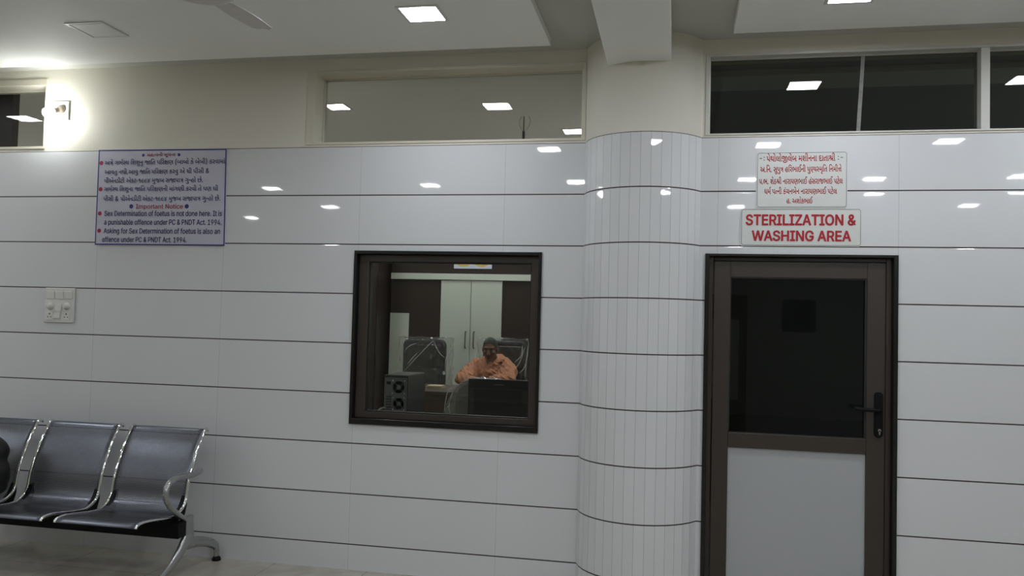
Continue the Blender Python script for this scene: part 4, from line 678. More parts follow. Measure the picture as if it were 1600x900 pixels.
LATIN = {
    '&': [161, [[71,-2,59,-2,49,1,40,4,32,9,25,15,20,22,16,30,13,39,13,47,13,55,15,62,18,68,21,74,26,79,31,84,37,89,44,94,51,100,78,120,81,122,85,125,88,129,91,134,93,139,94,145,93,150,92,155,88,159,84,162,79,164,73,165,66,164,61,162,56,159,52,154,50,149,50,143,50,136,53,130,55,125,58,121,61,117,65,112,69,107,73,102,157,0,131,0,62,83,55,90,49,98,44,104,39,110,35,116,32,122,29,129,28,135,27,142,28,150,30,157,33,164,37,170,42,174,49,178,56,181,64,183,72,184,81,183,89,181,96,178,102,174,107,170,111,164,114,158,116,151,116,144,115,136,113,129,111,124,108,120,105,116,101,112,97,108,92,105,56,78,49,72,44,67,40,62,37,57,36,52,35,47,36,41,37,36,40,31,43,27,47,23,52,21,57,18,63,17,69,17,76,17,83,19,90,21,96,25,103,29,108,34,113,40,117,47,121,54,123,62,125,71,125,80,146,80,146,69,144,59,142,51,139,44,136,37,133,32,128,26,124,22,120,17,113,11,106,6,97,2,88,0,79,-2]]],
    '-': [162, [[121,88,121,68,41,68,41,88]]],
    '.': [67, [[34,-2,28,0,22,3,19,9,18,15,19,21,22,27,28,30,34,31,40,30,46,27,49,21,51,15,49,9,46,3,40,0]]],
    '1': [162, [[27,0,27,20,140,20,140,0],[99,182,99,0,76,0,76,160,75,160,31,128,31,153,71,182]]],
    '4': [162, [[15,37,15,56,87,182,110,182,39,59,39,57,147,57,147,37],[100,0,100,43,100,52,100,114,122,114,122,0]]],
    '9': [162, [[81,184,92,183,102,181,111,177,119,171,126,164,131,155,135,146,138,135,139,124,138,115,136,106,133,97,128,86,122,74,113,61,72,0,47,0,108,89,110,89,107,84,103,79,98,76,92,73,85,71,78,70,68,71,58,73,49,77,42,82,35,89,30,96,26,105,24,115,23,126,24,137,27,147,31,156,36,164,43,171,51,177,60,181,70,184],[81,164,74,164,68,162,62,159,58,156,53,151,50,146,47,140,46,133,45,126,46,119,47,112,50,106,53,101,58,96,62,92,68,90,74,88,81,88,88,88,94,90,100,92,105,96,109,101,112,106,115,112,116,118,117,125,116,133,115,140,112,146,109,151,105,156,100,159,94,162,88,164]]],
    ':': [67, [[34,-2,28,0,22,3,19,9,18,15,19,21,22,27,28,30,34,31,40,30,46,27,49,21,51,15,49,9,46,3,40,0],[34,97,28,98,22,102,19,107,18,114,19,120,22,125,28,129,34,130,40,129,46,125,49,120,51,114,49,107,46,102,40,98]]],
    'A': [172, [[6,0,72,182,99,182,166,0,142,0,103,108,101,115,98,124,95,133,92,144,88,157,83,171,88,171,84,156,80,143,76,132,73,123,71,115,68,108,31,0],[40,51,40,71,133,71,133,51]]],
    'C': [183, [[96,-2,81,-1,67,3,54,9,43,17,33,28,25,41,20,56,16,73,15,91,16,109,20,126,25,141,33,153,43,164,54,173,67,179,81,183,96,184,105,184,113,183,122,180,129,177,137,173,144,169,150,163,155,157,160,150,164,142,167,134,169,125,146,125,144,131,142,136,139,141,136,146,132,150,128,153,123,156,118,159,113,160,107,162,101,163,96,163,85,162,75,159,66,155,58,148,51,140,45,130,41,119,38,105,37,91,38,76,41,63,45,52,51,42,58,34,66,27,75,23,85,20,96,19,101,19,107,20,113,22,118,23,123,26,128,29,132,32,136,36,139,41,142,46,144,51,146,57,169,57,167,48,164,40,160,32,155,25,150,19,144,14,137,9,130,5,122,2,113,-1,105,-2]]],
    'D': [180, [[79,0,35,0,35,21,77,21,91,21,104,24,114,29,123,35,130,44,136,53,140,64,142,77,143,91,142,105,140,118,136,129,130,138,123,147,115,153,105,158,93,160,79,161,34,161,34,182,81,182,98,181,113,177,127,171,138,163,148,152,155,140,161,126,164,109,166,91,164,73,161,57,155,42,148,30,138,19,126,11,112,5,96,1],[45,182,45,0,22,0,22,182]]],
    'E': [150, [[22,0,22,182,133,182,133,161,45,161,45,102,127,102,127,82,45,82,45,21,134,21,134,0]]],
    'G': [187, [[96,-2,81,-1,66,3,54,9,43,17,33,28,25,41,19,56,16,73,15,91,16,109,19,126,25,141,33,153,42,164,53,173,66,179,80,183,95,184,104,184,113,182,122,180,130,177,137,173,144,168,150,162,156,156,161,149,164,142,167,133,170,125,146,125,144,130,141,136,138,141,135,145,131,149,127,153,123,156,118,158,113,160,107,162,101,163,95,163,85,162,75,159,66,155,58,148,51,140,45,130,41,119,38,105,37,91,38,76,41,63,45,52,51,42,58,34,66,27,75,23,86,20,96,19,106,20,115,22,123,26,131,30,137,37,142,44,145,53,147,62,148,73,155,71,101,71,101,91,171,91,171,72,170,57,167,44,161,32,154,22,145,13,135,7,123,2,110,-1]]],
    'H': [186, [[22,0,22,182,45,182,45,103,141,103,141,182,164,182,164,0,141,0,141,83,45,83,45,0]]],
    'I': [110, [[11,0,11,21,44,21,44,161,11,161,11,182,99,182,99,161,67,161,67,21,99,21,99,0]]],
    'L': [141, [[22,0,22,182,45,182,45,21,129,21,129,0]]],
    'N': [188, [[22,0,22,182,49,182,123,66,127,60,130,54,133,49,136,44,139,38,143,32,146,25,149,19,146,19,145,26,144,33,144,39,144,48,143,57,143,64,143,70,143,182,166,182,166,0,139,0,73,104,70,108,67,113,64,118,61,124,57,130,53,136,49,144,44,153,39,162,43,162,43,154,44,145,44,137,44,130,45,123,45,117,45,110,45,104,45,0]]],
    'O': [191, [[96,-2,81,-1,67,3,54,9,43,17,33,28,25,41,20,56,16,73,15,91,16,109,20,126,25,141,33,153,43,164,54,173,67,179,81,183,96,184,111,183,125,179,137,173,148,164,158,153,166,141,172,126,175,109,176,91,175,73,172,56,166,41,158,28,148,17,137,9,125,3,111,-1],[96,19,106,20,116,23,125,27,133,34,140,42,146,52,150,63,153,76,154,91,153,105,150,119,146,130,140,140,133,148,125,155,116,159,106,162,96,163,85,162,75,159,66,155,58,148,51,140,45,130,41,119,38,105,37,91,38,76,41,63,45,52,51,42,58,34,66,27,75,23,85,20]]],
    'P': [160, [[22,0,22,182,84,182,97,181,109,178,119,174,127,168,134,161,140,153,143,144,146,134,146,124,146,114,143,104,140,95,134,86,128,79,119,74,109,69,98,67,84,66,46,66,46,86,83,86,92,87,100,88,106,91,112,95,116,99,119,105,121,111,123,117,123,124,123,131,121,137,119,143,116,148,112,153,106,157,100,159,92,161,83,161,45,161,45,0]]],
    'R': [161, [[22,0,22,182,84,182,97,181,109,179,119,175,127,169,134,162,140,155,143,146,146,136,146,126,146,115,143,106,140,97,134,89,128,83,119,78,109,74,98,71,84,71,46,71,46,91,83,91,92,92,100,93,106,95,112,99,116,103,119,107,121,113,123,119,123,126,123,133,121,139,119,145,116,149,112,154,106,157,100,159,92,161,83,161,45,161,45,0],[126,0,83,82,109,82,153,0]]],
    'S': [160, [[80,-3,68,-2,56,0,46,3,37,8,30,14,23,21,19,29,16,38,14,48,38,48,39,41,42,35,45,31,49,27,54,23,60,21,67,19,73,18,80,18,88,18,96,19,102,22,108,25,114,28,118,33,121,38,123,44,124,50,122,58,119,64,115,68,111,71,106,73,100,75,94,78,88,79,66,86,52,90,41,96,31,104,25,112,21,122,19,133,20,143,23,152,28,160,34,167,41,173,50,178,60,181,71,184,82,184,93,184,104,181,114,178,122,173,129,167,135,161,140,153,143,145,144,136,121,136,119,144,115,151,108,157,101,161,91,163,81,164,74,163,67,162,60,160,55,157,50,154,47,149,44,145,42,140,42,134,43,128,45,123,48,119,52,115,57,112,62,110,67,108,72,106,77,105,95,100,100,98,105,97,111,94,117,92,122,89,128,85,133,81,137,76,141,71,144,65,146,58,146,50,145,40,143,31,138,23,133,15,125,9,116,4,106,0,93,-2]]],
    'T': [161, [[12,161,12,182,149,182,149,161,92,161,92,0,69,0,69,161]]],
    'W': [246, [[56,0,6,182,30,182,59,70,60,64,62,58,63,52,65,46,66,40,67,34,69,27,70,21,71,14,68,14,69,21,71,27,72,34,73,40,75,46,76,52,78,58,79,64,81,70,110,182,136,182,166,70,167,64,169,58,170,52,172,46,173,40,174,34,176,27,177,21,178,14,175,14,176,21,178,27,179,34,180,40,182,46,183,52,184,58,186,64,187,70,216,182,240,182,190,0,163,0,132,115,130,123,128,131,126,140,124,149,122,159,121,170,125,170,124,160,122,150,120,141,118,133,116,124,114,115,83,0]]],
    'Z': [157, [[16,0,16,16,97,137,101,143,105,148,109,154,113,159,117,165,121,170,124,162,116,162,109,162,101,162,94,161,86,161,79,161,15,161,15,182,141,182,141,165,61,46,57,41,53,35,49,29,45,23,40,17,36,12,33,19,41,20,48,20,56,20,63,20,71,20,78,21,142,21,142,0]]],
    'a': [140, [[57,-3,49,-3,41,-1,34,2,27,5,22,10,17,16,14,23,12,30,11,39,11,46,13,53,16,58,19,62,23,66,28,69,33,72,39,74,45,76,51,77,58,78,64,79,72,80,78,81,84,81,91,83,95,84,98,87,99,91,99,92,98,100,96,107,92,112,86,116,79,118,71,119,64,119,59,118,54,116,48,112,43,108,39,104,36,99,15,106,19,113,24,120,29,125,35,129,42,133,49,135,56,137,63,138,70,138,77,138,86,137,91,135,97,133,102,130,107,126,112,121,116,116,119,109,121,100,121,90,121,0,99,0,99,19,98,19,95,14,91,9,87,6,82,3,77,0,72,-2,65,-3],[61,16,69,17,76,18,82,21,87,24,91,29,95,33,97,38,99,44,99,49,99,68,97,67,93,65,88,64,83,63,77,62,72,61,67,61,63,60,55,59,48,57,42,54,37,50,34,45,33,38,34,31,37,26,41,22,47,19,54,17]]],
    'b': [153, [[83,-3,75,-2,68,-1,62,2,57,5,53,8,50,12,46,17,43,21,41,21,41,0,19,0,19,182,41,182,41,115,43,115,46,119,49,124,53,127,57,131,61,134,67,136,74,138,83,138,93,137,104,134,113,130,121,123,128,115,133,105,137,94,140,81,140,68,140,54,137,41,133,30,128,21,121,12,113,6,104,1,93,-2],[79,17,87,17,95,20,101,24,106,29,110,35,114,42,116,50,118,59,118,68,118,77,116,86,114,94,110,101,106,107,101,112,95,116,87,118,79,119,71,118,64,116,58,112,53,107,49,101,45,95,43,87,41,78,41,68,41,59,43,49,45,41,49,34,53,28,58,23,64,20,72,17]]],
    'c': [143, [[75,-3,63,-2,52,1,42,6,34,12,26,21,21,31,16,42,14,54,13,67,14,81,16,94,21,105,26,114,34,123,42,129,52,134,63,137,75,138,81,138,88,137,94,136,99,134,105,131,110,128,114,125,118,121,122,116,125,112,128,106,130,100,109,94,107,100,104,104,101,108,97,112,92,115,87,117,81,118,75,119,66,118,59,115,52,111,47,106,43,100,39,93,37,85,35,76,35,67,35,59,37,50,39,42,43,35,47,29,52,24,59,20,66,17,75,17,81,17,87,19,93,21,98,24,102,27,105,32,108,37,110,42,131,36,129,30,126,25,123,20,119,15,115,11,110,7,105,4,99,2,94,0,88,-2,81,-3]]],
    'd': [153, [[70,-3,60,-2,49,1,40,6,32,12,25,21,20,30,16,41,13,54,13,68,13,81,16,94,20,105,26,115,33,123,41,130,50,134,60,137,71,138,79,138,86,136,92,134,96,131,101,127,104,124,107,119,110,115,112,115,112,182,134,182,134,0,113,0,113,21,110,21,107,17,104,12,100,8,96,5,91,2,86,-1,78,-2],[74,17,82,17,89,20,95,23,100,28,104,34,108,41,110,49,112,59,112,68,112,78,110,87,108,95,104,101,100,107,95,112,89,116,82,118,74,119,66,118,58,116,52,112,47,107,43,101,39,94,37,86,35,77,35,68,36,59,37,50,39,42,43,35,47,29,52,24,59,20,66,17]]],
    'e': [146, [[77,-3,64,-2,53,1,43,6,34,12,26,21,20,30,16,41,14,54,13,67,14,80,16,93,20,104,26,114,33,122,42,129,51,134,62,137,74,138,81,138,89,137,96,135,102,132,109,128,115,123,120,117,125,110,128,102,131,93,133,82,134,70,134,61,28,61,28,79,122,79,111,73,111,81,110,89,107,96,104,103,100,108,95,113,89,116,82,118,74,119,66,118,59,116,53,113,48,108,43,103,40,97,37,90,35,83,35,76,35,64,35,54,37,45,40,38,44,32,49,26,55,22,61,19,69,17,77,17,84,17,91,19,98,22,103,26,107,31,110,38,131,32,129,25,125,19,121,14,115,9,109,5,102,1,94,-1,86,-2]]],
    'f': [93, [[83,136,83,118,2,118,2,136],[29,0,29,155,30,162,32,169,35,174,39,179,44,183,49,186,55,189,62,190,68,190,75,190,81,189,86,188,89,187,83,168,81,169,78,169,75,170,71,170,65,169,60,168,56,165,53,161,52,156,51,150,51,0]]],
    'g': [153, [[75,-54,65,-54,56,-52,48,-50,42,-47,35,-44,30,-40,26,-36,22,-31,18,-26,36,-15,40,-19,44,-23,47,-26,51,-29,55,-31,61,-33,67,-34,75,-35,85,-34,94,-31,102,-27,107,-21,111,-12,112,-2,112,25,110,25,107,21,103,16,100,12,96,9,91,6,86,4,78,3,70,2,60,3,50,6,41,10,33,16,26,24,20,33,16,43,14,55,13,69,14,82,16,95,20,106,26,115,33,123,41,130,50,134,60,137,71,138,79,138,86,136,92,134,97,131,101,127,104,124,108,119,111,115,113,115,113,136,134,136,134,-4,133,-14,130,-24,126,-32,120,-39,113,-45,105,-49,95,-52,85,-53],[74,22,82,22,89,24,95,27,100,32,105,37,108,44,110,51,112,60,112,69,112,79,110,87,108,95,105,102,100,108,95,112,89,116,82,118,74,119,66,118,59,116,52,112,47,107,43,101,39,94,37,87,36,78,35,69,36,60,37,52,39,45,43,38,47,32,52,28,59,24,66,22]]],
    'h': [148, [[41,82,41,0,19,0,19,182,41,182,41,103,37,103,42,115,48,124,55,130,63,135,72,137,82,138,91,138,99,136,107,133,113,128,118,122,123,115,126,107,128,97,129,87,129,0,106,0,106,85,106,94,103,103,98,109,92,114,84,117,76,118,69,118,63,116,58,114,53,111,49,107,46,102,43,96,42,89]]],
    'i': [61, [[19,0,19,136,41,136,41,0],[30,159,25,160,20,163,16,168,15,173,16,179,20,184,25,187,30,188,36,187,41,184,45,179,46,173,45,168,41,163,36,160]]],
    'k': [137, [[40,49,40,76,44,76,102,136,130,136,66,72,64,72],[19,0,19,182,41,182,41,0],[106,0,53,67,69,82,134,0]]],
    'l': [69, [[50,-1,41,0,33,3,27,7,23,13,20,21,19,30,19,182,41,182,41,36,42,28,44,23,47,20,53,19,56,19,58,19,60,19,61,20,66,1,63,0,59,0,54,-1]]],
    'm': [219, [[19,0,19,136,41,136,41,106,39,106,41,113,44,119,48,124,52,129,57,132,62,135,68,137,73,139,79,139,88,138,96,135,103,130,108,123,113,115,115,106,112,106,114,112,117,118,121,123,126,128,131,132,137,135,143,137,150,138,157,139,164,138,172,137,178,134,184,130,190,125,194,118,197,111,199,102,200,92,200,0,178,0,178,91,177,100,174,107,169,113,164,116,157,118,150,119,144,118,139,117,134,115,130,112,127,109,124,104,121,97,120,89,120,0,99,0,99,94,98,101,95,107,91,112,86,116,79,118,72,119,64,118,57,115,52,112,49,109,46,104,43,99,42,93,41,86,41,0]]],
    'n': [148, [[41,82,41,0,19,0,19,136,40,136,41,103,37,103,42,115,48,124,55,130,63,135,72,137,82,138,91,138,99,136,106,133,113,128,118,122,123,115,126,107,128,97,128,87,128,0,106,0,106,85,106,94,103,103,98,109,92,114,84,117,76,118,69,118,63,116,58,114,53,111,49,107,46,102,43,96,42,89]]],
    'o': [150, [[75,-3,63,-2,52,1,42,6,34,12,26,21,21,31,16,42,14,54,13,67,14,81,16,94,21,105,26,114,34,123,42,129,52,134,63,137,75,138,87,137,98,134,108,129,116,123,124,114,129,105,134,94,136,81,137,67,136,54,134,42,129,31,124,21,116,12,108,6,98,1,87,-2],[75,17,83,17,91,20,98,24,103,29,107,35,111,42,113,50,115,59,115,67,115,76,113,85,111,93,107,100,103,106,98,111,91,115,83,118,75,119,66,118,59,115,52,111,47,106,43,100,39,93,37,85,35,76,35,67,35,59,37,50,39,42,43,35,47,29,52,24,59,20,66,17]]],
    'p': [153, [[19,-51,19,136,41,136,41,115,43,115,46,119,49,124,53,127,57,131,61,134,67,136,74,138,83,138,93,137,104,134,113,130,121,123,128,115,133,105,137,94,140,81,140,68,140,54,137,41,133,30,128,21,121,12,113,6,104,1,93,-2,83,-3,75,-2,68,-1,62,2,57,5,53,8,50,12,46,17,43,21,41,21,41,-51],[79,17,87,17,95,20,101,24,106,29,110,35,114,42,116,50,118,59,118,68,118,77,116,86,114,94,110,101,106,107,101,112,95,116,87,118,79,119,71,118,64,116,58,112,53,107,49,101,45,95,43,87,41,78,41,68,41,59,43,49,45,41,49,34,53,28,58,23,64,20,72,17]]],
    'r': [94, [[19,0,19,136,41,136,41,115,42,115,45,122,50,128,55,132,62,136,70,138,77,138,80,138,83,138,86,138,89,138,89,116,87,116,84,117,80,117,75,117,69,117,63,115,58,113,53,110,49,106,46,102,43,97,42,91,41,85,41,0]]],
    's': [132, [[66,-3,57,-2,48,-1,41,1,34,4,28,8,23,13,19,19,15,26,13,33,34,38,37,31,40,26,45,22,51,19,58,17,65,16,74,17,82,19,88,22,93,27,96,32,97,37,95,43,92,49,88,52,83,54,77,56,54,61,43,65,33,69,26,75,21,81,18,89,17,98,18,106,20,113,24,119,29,125,35,129,42,133,50,136,59,138,68,138,77,138,85,136,92,134,98,131,103,127,108,122,111,117,115,111,117,105,97,100,95,105,92,109,88,114,83,117,76,119,68,120,60,119,53,117,48,114,43,110,40,105,40,100,41,93,45,88,49,85,55,82,62,80,83,75,94,72,104,67,111,62,116,55,119,47,120,38,119,31,116,24,113,17,108,11,101,6,94,2,85,-1,76,-2]]],
    't': [82, [[73,136,73,118,2,118,2,136],[23,169,45,169,45,35,46,27,49,22,54,19,61,18,63,18,66,18,69,19,72,19,77,1,73,0,69,-1,65,-2,60,-2,50,-1,40,2,33,8,27,15,24,23,23,34]]],
    'u': [148, [[66,-2,57,-1,49,1,41,4,35,8,29,14,25,21,22,29,20,39,19,50,19,136,41,136,41,52,42,42,45,34,50,27,56,22,63,19,72,18,78,19,84,20,90,22,94,26,99,30,102,35,104,41,106,47,106,55,106,136,129,136,129,0,107,0,107,33,110,33,105,22,99,12,92,6,84,2,75,-1]]],
    'x': [136, [[8,0,62,78,62,62,11,136,36,136,53,110,58,103,61,97,65,91,68,85,71,79,75,74,63,74,67,79,70,85,73,91,76,97,80,103,84,110,101,136,126,136,75,61,75,77,129,0,103,0,83,31,79,37,75,43,72,49,69,55,65,60,62,66,74,66,71,60,67,55,64,49,61,43,58,37,54,31,33,0]]],
    ' ': [67, []],
}

def curve_mesh(cu):
    o = bpy.data.objects.new('tmp', cu); COL.objects.link(o); bpy.context.view_layer.update()
    ev = o.evaluated_get(bpy.context.evaluated_depsgraph_get()); b = bmesh.new(); b.from_mesh(ev.to_mesh()); ev.to_mesh_clear()
    bpy.data.objects.remove(o); bpy.data.curves.remove(cu)
    return b
def fill_glyphs(items, bold):
    """filled outlines of (contours, x) pairs; bold widens every stroke"""
    def area(c): return sum(c[i] * c[(i + 3) % len(c)] - c[(i + 2) % len(c)] * c[i + 1] for i in range(0, len(c), 2)) / 2
    def inside(x, y, c):
        r = False; n = len(c)
        for i in range(0, n, 2):
            x0, y0, x1, y1 = c[i], c[i + 1], c[(i + 2) % n], c[(i + 3) % n]
            if (y0 > y) != (y1 > y) and x < (x1 - x0) * (y - y0) / (y1 - y0) + x0: r = not r
        return r
    b = bmesh.new(); layer = 0
    for cs, x in items:
        outer = [c for c in cs if area(c) < 0]; holes = [c for c in cs if area(c) > 0]
        for o in outer:
            cu = bpy.data.curves.new('txt', 'CURVE'); cu.dimensions = '2D'; cu.fill_mode = 'BOTH'
            for c in [o] + [h for h in holes if inside(h[0] + .01, h[1] + .013, o)]:
                P = [Vector((c[i], c[i + 1])) for i in range(0, len(c), 2)]
                sp = cu.splines.new('POLY'); sp.points.add(len(P) - 1); sp.use_cyclic_u = True
                for q, v in zip(sp.points, P): q.co = ((v.x + x) * .004, v.y * .004, 0, 1)
            g = curve_mesh(cu); layer = (layer + 1) % 4
            bmesh.ops.split_edges(g, edges=g.edges[:])     # overlapping strokes must not share one plane
            for i, f in enumerate(g.faces):
                for v in f.verts: v.co.z = layer * .000006 + (i % 7) * .00002
            me = bpy.data.meshes.new('t'); g.to_mesh(me); g.free(); b.from_mesh(me); bpy.data.meshes.remove(me)
    if bold:                                   # a heavier stroke: the print laid down again round a small circle
        me = bpy.data.meshes.new('t'); b.to_mesh(me)
        for k in range(8):
            n = len(b.verts); b.from_mesh(me); b.verts.ensure_lookup_table()
            for v in list(b.verts)[n:]: v.co += Vector((bold * math.cos(k * PI / 4), bold * math.sin(k * PI / 4) * .8, (k + 1) * .00015))
        bpy.data.meshes.remove(me)
    return b
def text_mesh(s, bold):
    items = []; x = 0
    for ch in s:
        items.append((LATIN[ch][1], x)); x += LATIN[ch][0]
    return fill_glyphs(items, bold)
def glyph_mesh(layout, bold):
    return fill_glyphs([((LATIN['&'][1] if g < 0 else GLYPHS[g]), x) for g, x in layout], bold)
def put_line(bm, src, x0, x1, z, h, href, y):
    """fit a line of lettering to x0..x1 on baseline z; h metres for a source height of href"""
    xs = [v.co.x for v in src.verts]; a, c = min(xs), max(xs)
    for v in src.verts: v.co = Vector((x0 + (v.co.x - a) / (c - a) * (x1 - x0), y - v.co.z, z + v.co.y / href * h))
    me = bpy.data.meshes.new('t'); src.to_mesh(me); src.free(); bm.from_mesh(me); bpy.data.meshes.remove(me)
def disc(bm, x, z, r, y, n=24):
    bm.faces.new([bm.verts.new((x + r * math.cos(2 * PI * k / n), y, z + r * math.sin(2 * PI * k / n))) for k in range(n)])
def rrect(x0, x1, z0, z1, r, n=6):
    P = []
    for cx, cz, a in ((x1 - r, z1 - r, 0), (x0 + r, z1 - r, 90), (x0 + r, z0 + r, 180), (x1 - r, z0 + r, 270)):
        for k in range(n + 1):
            t = math.radians(a + 90 * k / n); P.append((cx + r * math.cos(t), cz + r * math.sin(t)))
    return P
def flat_ring(bm, P, Q, y):
    V = [[bm.verts.new((a, y, b)) for a, b in q] for q in (P, Q)]
    for k in range(len(P)): bm.faces.new((V[0][k], V[0][(k + 1) % len(P)], V[1][(k + 1) % len(P)], V[1][k]))

# the notice board on the left wall
t = thing('notice_board', 'pale notice board with blue border and two-language blue text', 'sign', (-3.297, 0, 2.28))
yb = -0.008
bm = B(); prism(bm, [(-3.764, 1.967), (-2.826, 1.967), (-2.838, 2.592), (-3.766, 2.597)], yb, -0.0015, 'Y'); obj('board', bm, M['notice_face'], t)
bm = B(); flat_ring(bm, [(-3.764, 1.967), (-2.826, 1.967), (-2.838, 2.592), (-3.766, 2.597)], [(-3.757, 1.975), (-2.834, 1.975), (-2.846, 2.583), (-3.758, 2.588)], yb - .0006); obj('border', bm, M['ink_border'], t)
yt = yb - .0006
bm = B(); put_line(bm, glyph_mesh(LAYOUT[0], .012), -3.406, -3.200, 2.5485, .0185, .60, yt)
obj('gujarati_heading', bm, M['ink_red'], t)
bm = B(); put_line(bm, text_mesh('Important Notice', .012), -3.471, -3.130, 2.206, .0285, .727, yt)
obj('english_heading', bm, M['ink_red'], t)
for k, x0, x1, z in ((1, -3.716, -2.845, 2.496), (2, -3.715, -2.954, 2.4345), (3, -3.715, -2.996, 2.3765), (4, -3.715, -2.886, 2.321), (5, -3.714, -2.868, 2.257)):
    bm = B(); put_line(bm, glyph_mesh(LAYOUT[k], .011), x0, x1, z, .0255, .60, yt); obj('gujarati_text', bm, M['ink_blue'], t)
for s, x0, x1, z in (('Sex Determination of foetus is not done here. It is', -3.702, -2.852, 2.1575), ('a punishable offence under PC & PNDT Act. 1994.', -3.701, -2.852, 2.1005),
                     ('Asking for Sex Determination of foetus is also an', -3.702, -2.860, 2.043), ('offence under PC & PNDT Act. 1994.', -3.710, -3.093, 1.986)):
    bm = B(); put_line(bm, text_mesh(s, .018), x0, x1, z, .0335, .727, yt); obj('english_text', bm, M['ink_blue'], t)
for x, z, r in ((-3.434, 2.557, .010), (-3.175, 2.557, .010), (-3.506, 2.2205, .0145), (-3.104, 2.2205, .0145)): bm = B(); disc(bm, x, z, r, yt); obj('blue_dot', bm, M['ink_border'], t)
for x, z in ((-3.742, 2.509), (-3.739, 2.335), (-3.737, 2.174), (-3.736, 2.060)): bm = B(); disc(bm, x, z, .0142, yt); obj('red_dot', bm, M['ink_red'], t)

# the two plates above the door
def plate(label, x0, x1, z0, z1, name='door_sign'):
    t = thing(name, label, 'sign', ((x0 + x1) / 2, YR, (z0 + z1) / 2))
    bm = B(); prism(bm, rrect(x0 - .006, x1 + .004, z0 - .004, z1 + .004, .014), YR - .004, YR, 'Y'); obj('plate', bm, M['sign_face'], t)
    bm = B(); flat_ring(bm, rrect(x0, x1, z0, z1, .013), rrect(x0 + .0022, x1 - .0022, z0 + .0022, z1 - .0022, .0108), YR - .0046); obj('outline', bm, M['ink_grey'], t)
    return t
t = plate('small white sign with five lines of crimson Gujarati text', 0.432, 0.899, 2.200, 2.501, 'donor_sign')
ys = YR - .0046
for k, x0, x1, z, h in ((6, .480, .839, 2.4525, .030), (7, .447, .872, 2.394, .027), (8, .441, .879, 2.3275, .027), (9, .471, .849, 2.272, .0265), (10, .588, .725, 2.2205, .0245)):
    bm = B(); put_line(bm, glyph_mesh(LAYOUT[k], .015), x0, x1, z, h, .60, ys); obj('gujarati_text', bm, M['ink_red_sign'], t)
bm = B(); put_line(bm, text_mesh('-:', .004), .443, .470, 2.458, .030, .727, ys); obj('heading_mark', bm, M['ink_grey'], t)
bm = B(); put_line(bm, text_mesh(':-', .004), .852, .879, 2.458, .030, .727, ys)
obj('heading_mark', bm, M['ink_grey'], t)
t = plate('white sign with bold red STERILIZATION & WASHING AREA lettering directly above the door', 0.351, 0.973, 1.989, 2.188)
bm = B(); put_line(bm, text_mesh('STERILIZATION &', .042), .373, .949, 2.101, .056, .727, ys); obj('lettering', bm, M['ink_red_sign'], t)
bm = B(); put_line(bm, text_mesh('WASHING AREA', .042), .406, .925, 2.0145, .054, .727, ys)
obj('lettering', bm, M['ink_red_sign'], t)

# ---------------------------------------------------------------- ceiling fan over the waiting bench
hub = Vector((-1.930, -1.785, 2.835))
t = thing('ceiling_fan', 'off-white ceiling fan cut by the top of the frame, one blade towards the wall', 'fan', (hub.x, hub.y, PAN))
bm = B(); lathe(bm, [(.012, -.004), (.10, -.002), (.136, .010), (.145, .026), (.140, .044), (.10, .075), (.035, .090), (.014, .10)], hub, 'Z', 40); obj('motor_housing', bm, M['fan'], t, smooth=True)
bm = B(); cyl(bm, hub + Vector((0, 0, .095)), (hub.x, hub.y, PAN - .05), .010); obj('down_rod', bm, M['fan'], t, smooth=True)
bm = B(); lathe(bm, [(.014, -.07), (.03, -.065), (.052, -.02), (.055, 0)], (hub.x, hub.y, PAN), 'Z', 32); obj('canopy', bm, M['fan'], t, smooth=True)
tip = Vector((-1.893, -1.315)); a0 = math.atan2(tip.y - hub.y, tip.x - hub.x); LB = (tip - hub.xy).length
for k in range(3):
    a = a0 + k * 2 * PI / 3; R = Matrix.Rotation(a, 3, 'Z')
    bm = B(); n = 16; top = []; bot = []
    for i in range(n + 1):
        s = i / n; r = .16 + (LB - .16) * s; w = .052 + .010 * math.sin(PI * min(1, s * 1.1)) 
        if s > .93: w *= math.sqrt(max(.2, 1 - ((s - .93) / .075) ** 2))
        row = []
        for j in range(5):
            q = -1 + j * .5
            row.append(hub + R @ Vector((r, q * w, .024 + .004 * (1 - q * q) + q * .004)))
        top.append([bm.verts.new(p + Vector((0, 0, .0012))) for p in row]); bot.append([bm.verts.new(p - Vector((0, 0, .0012))) for p in row])
    for i in range(n):
        for j in range(4):
            bm.faces.new((top[i][j], top[i + 1][j], top[i + 1][j + 1], top[i][j + 1])); bm.faces.new((bot[i][j], bot[i][j + 1], bot[i + 1][j + 1], bot[i + 1][j]))
        bm.faces.new((top[i][0], bot[i][0], bot[i + 1][0], top[i + 1][0])); bm.faces.new((top[i][4], top[i + 1][4], bot[i + 1][4], bot[i][4]))
    for i in (0, n):
        for j in range(4): bm.faces.new((top[i][j], top[i][j + 1], bot[i][j + 1], bot[i][j]))
    bl = obj('blade', bm, M['fan'], t, smooth=False)
    bm = B(); P = [hub + R @ Vector(p) for p in ((.125, -.022, .022), (.125, .022, .022), (.20, .030, .0215), (.215, 0, .0215), (.20, -.030, .0205))]
    Q = [p + Vector((0, 0, .004)) for p in P]; va = [bm.verts.new(p) for p in P]; vb = [bm.verts.new(p) for p in Q]
    bm.faces.new(va[::-1]); bm.faces.new(vb)
    for i in range(5): bm.faces.new((va[i], va[(i + 1) % 5], vb[(i + 1) % 5], vb[i]))
    obj('blade_arm', bm, M['fan'], bl)

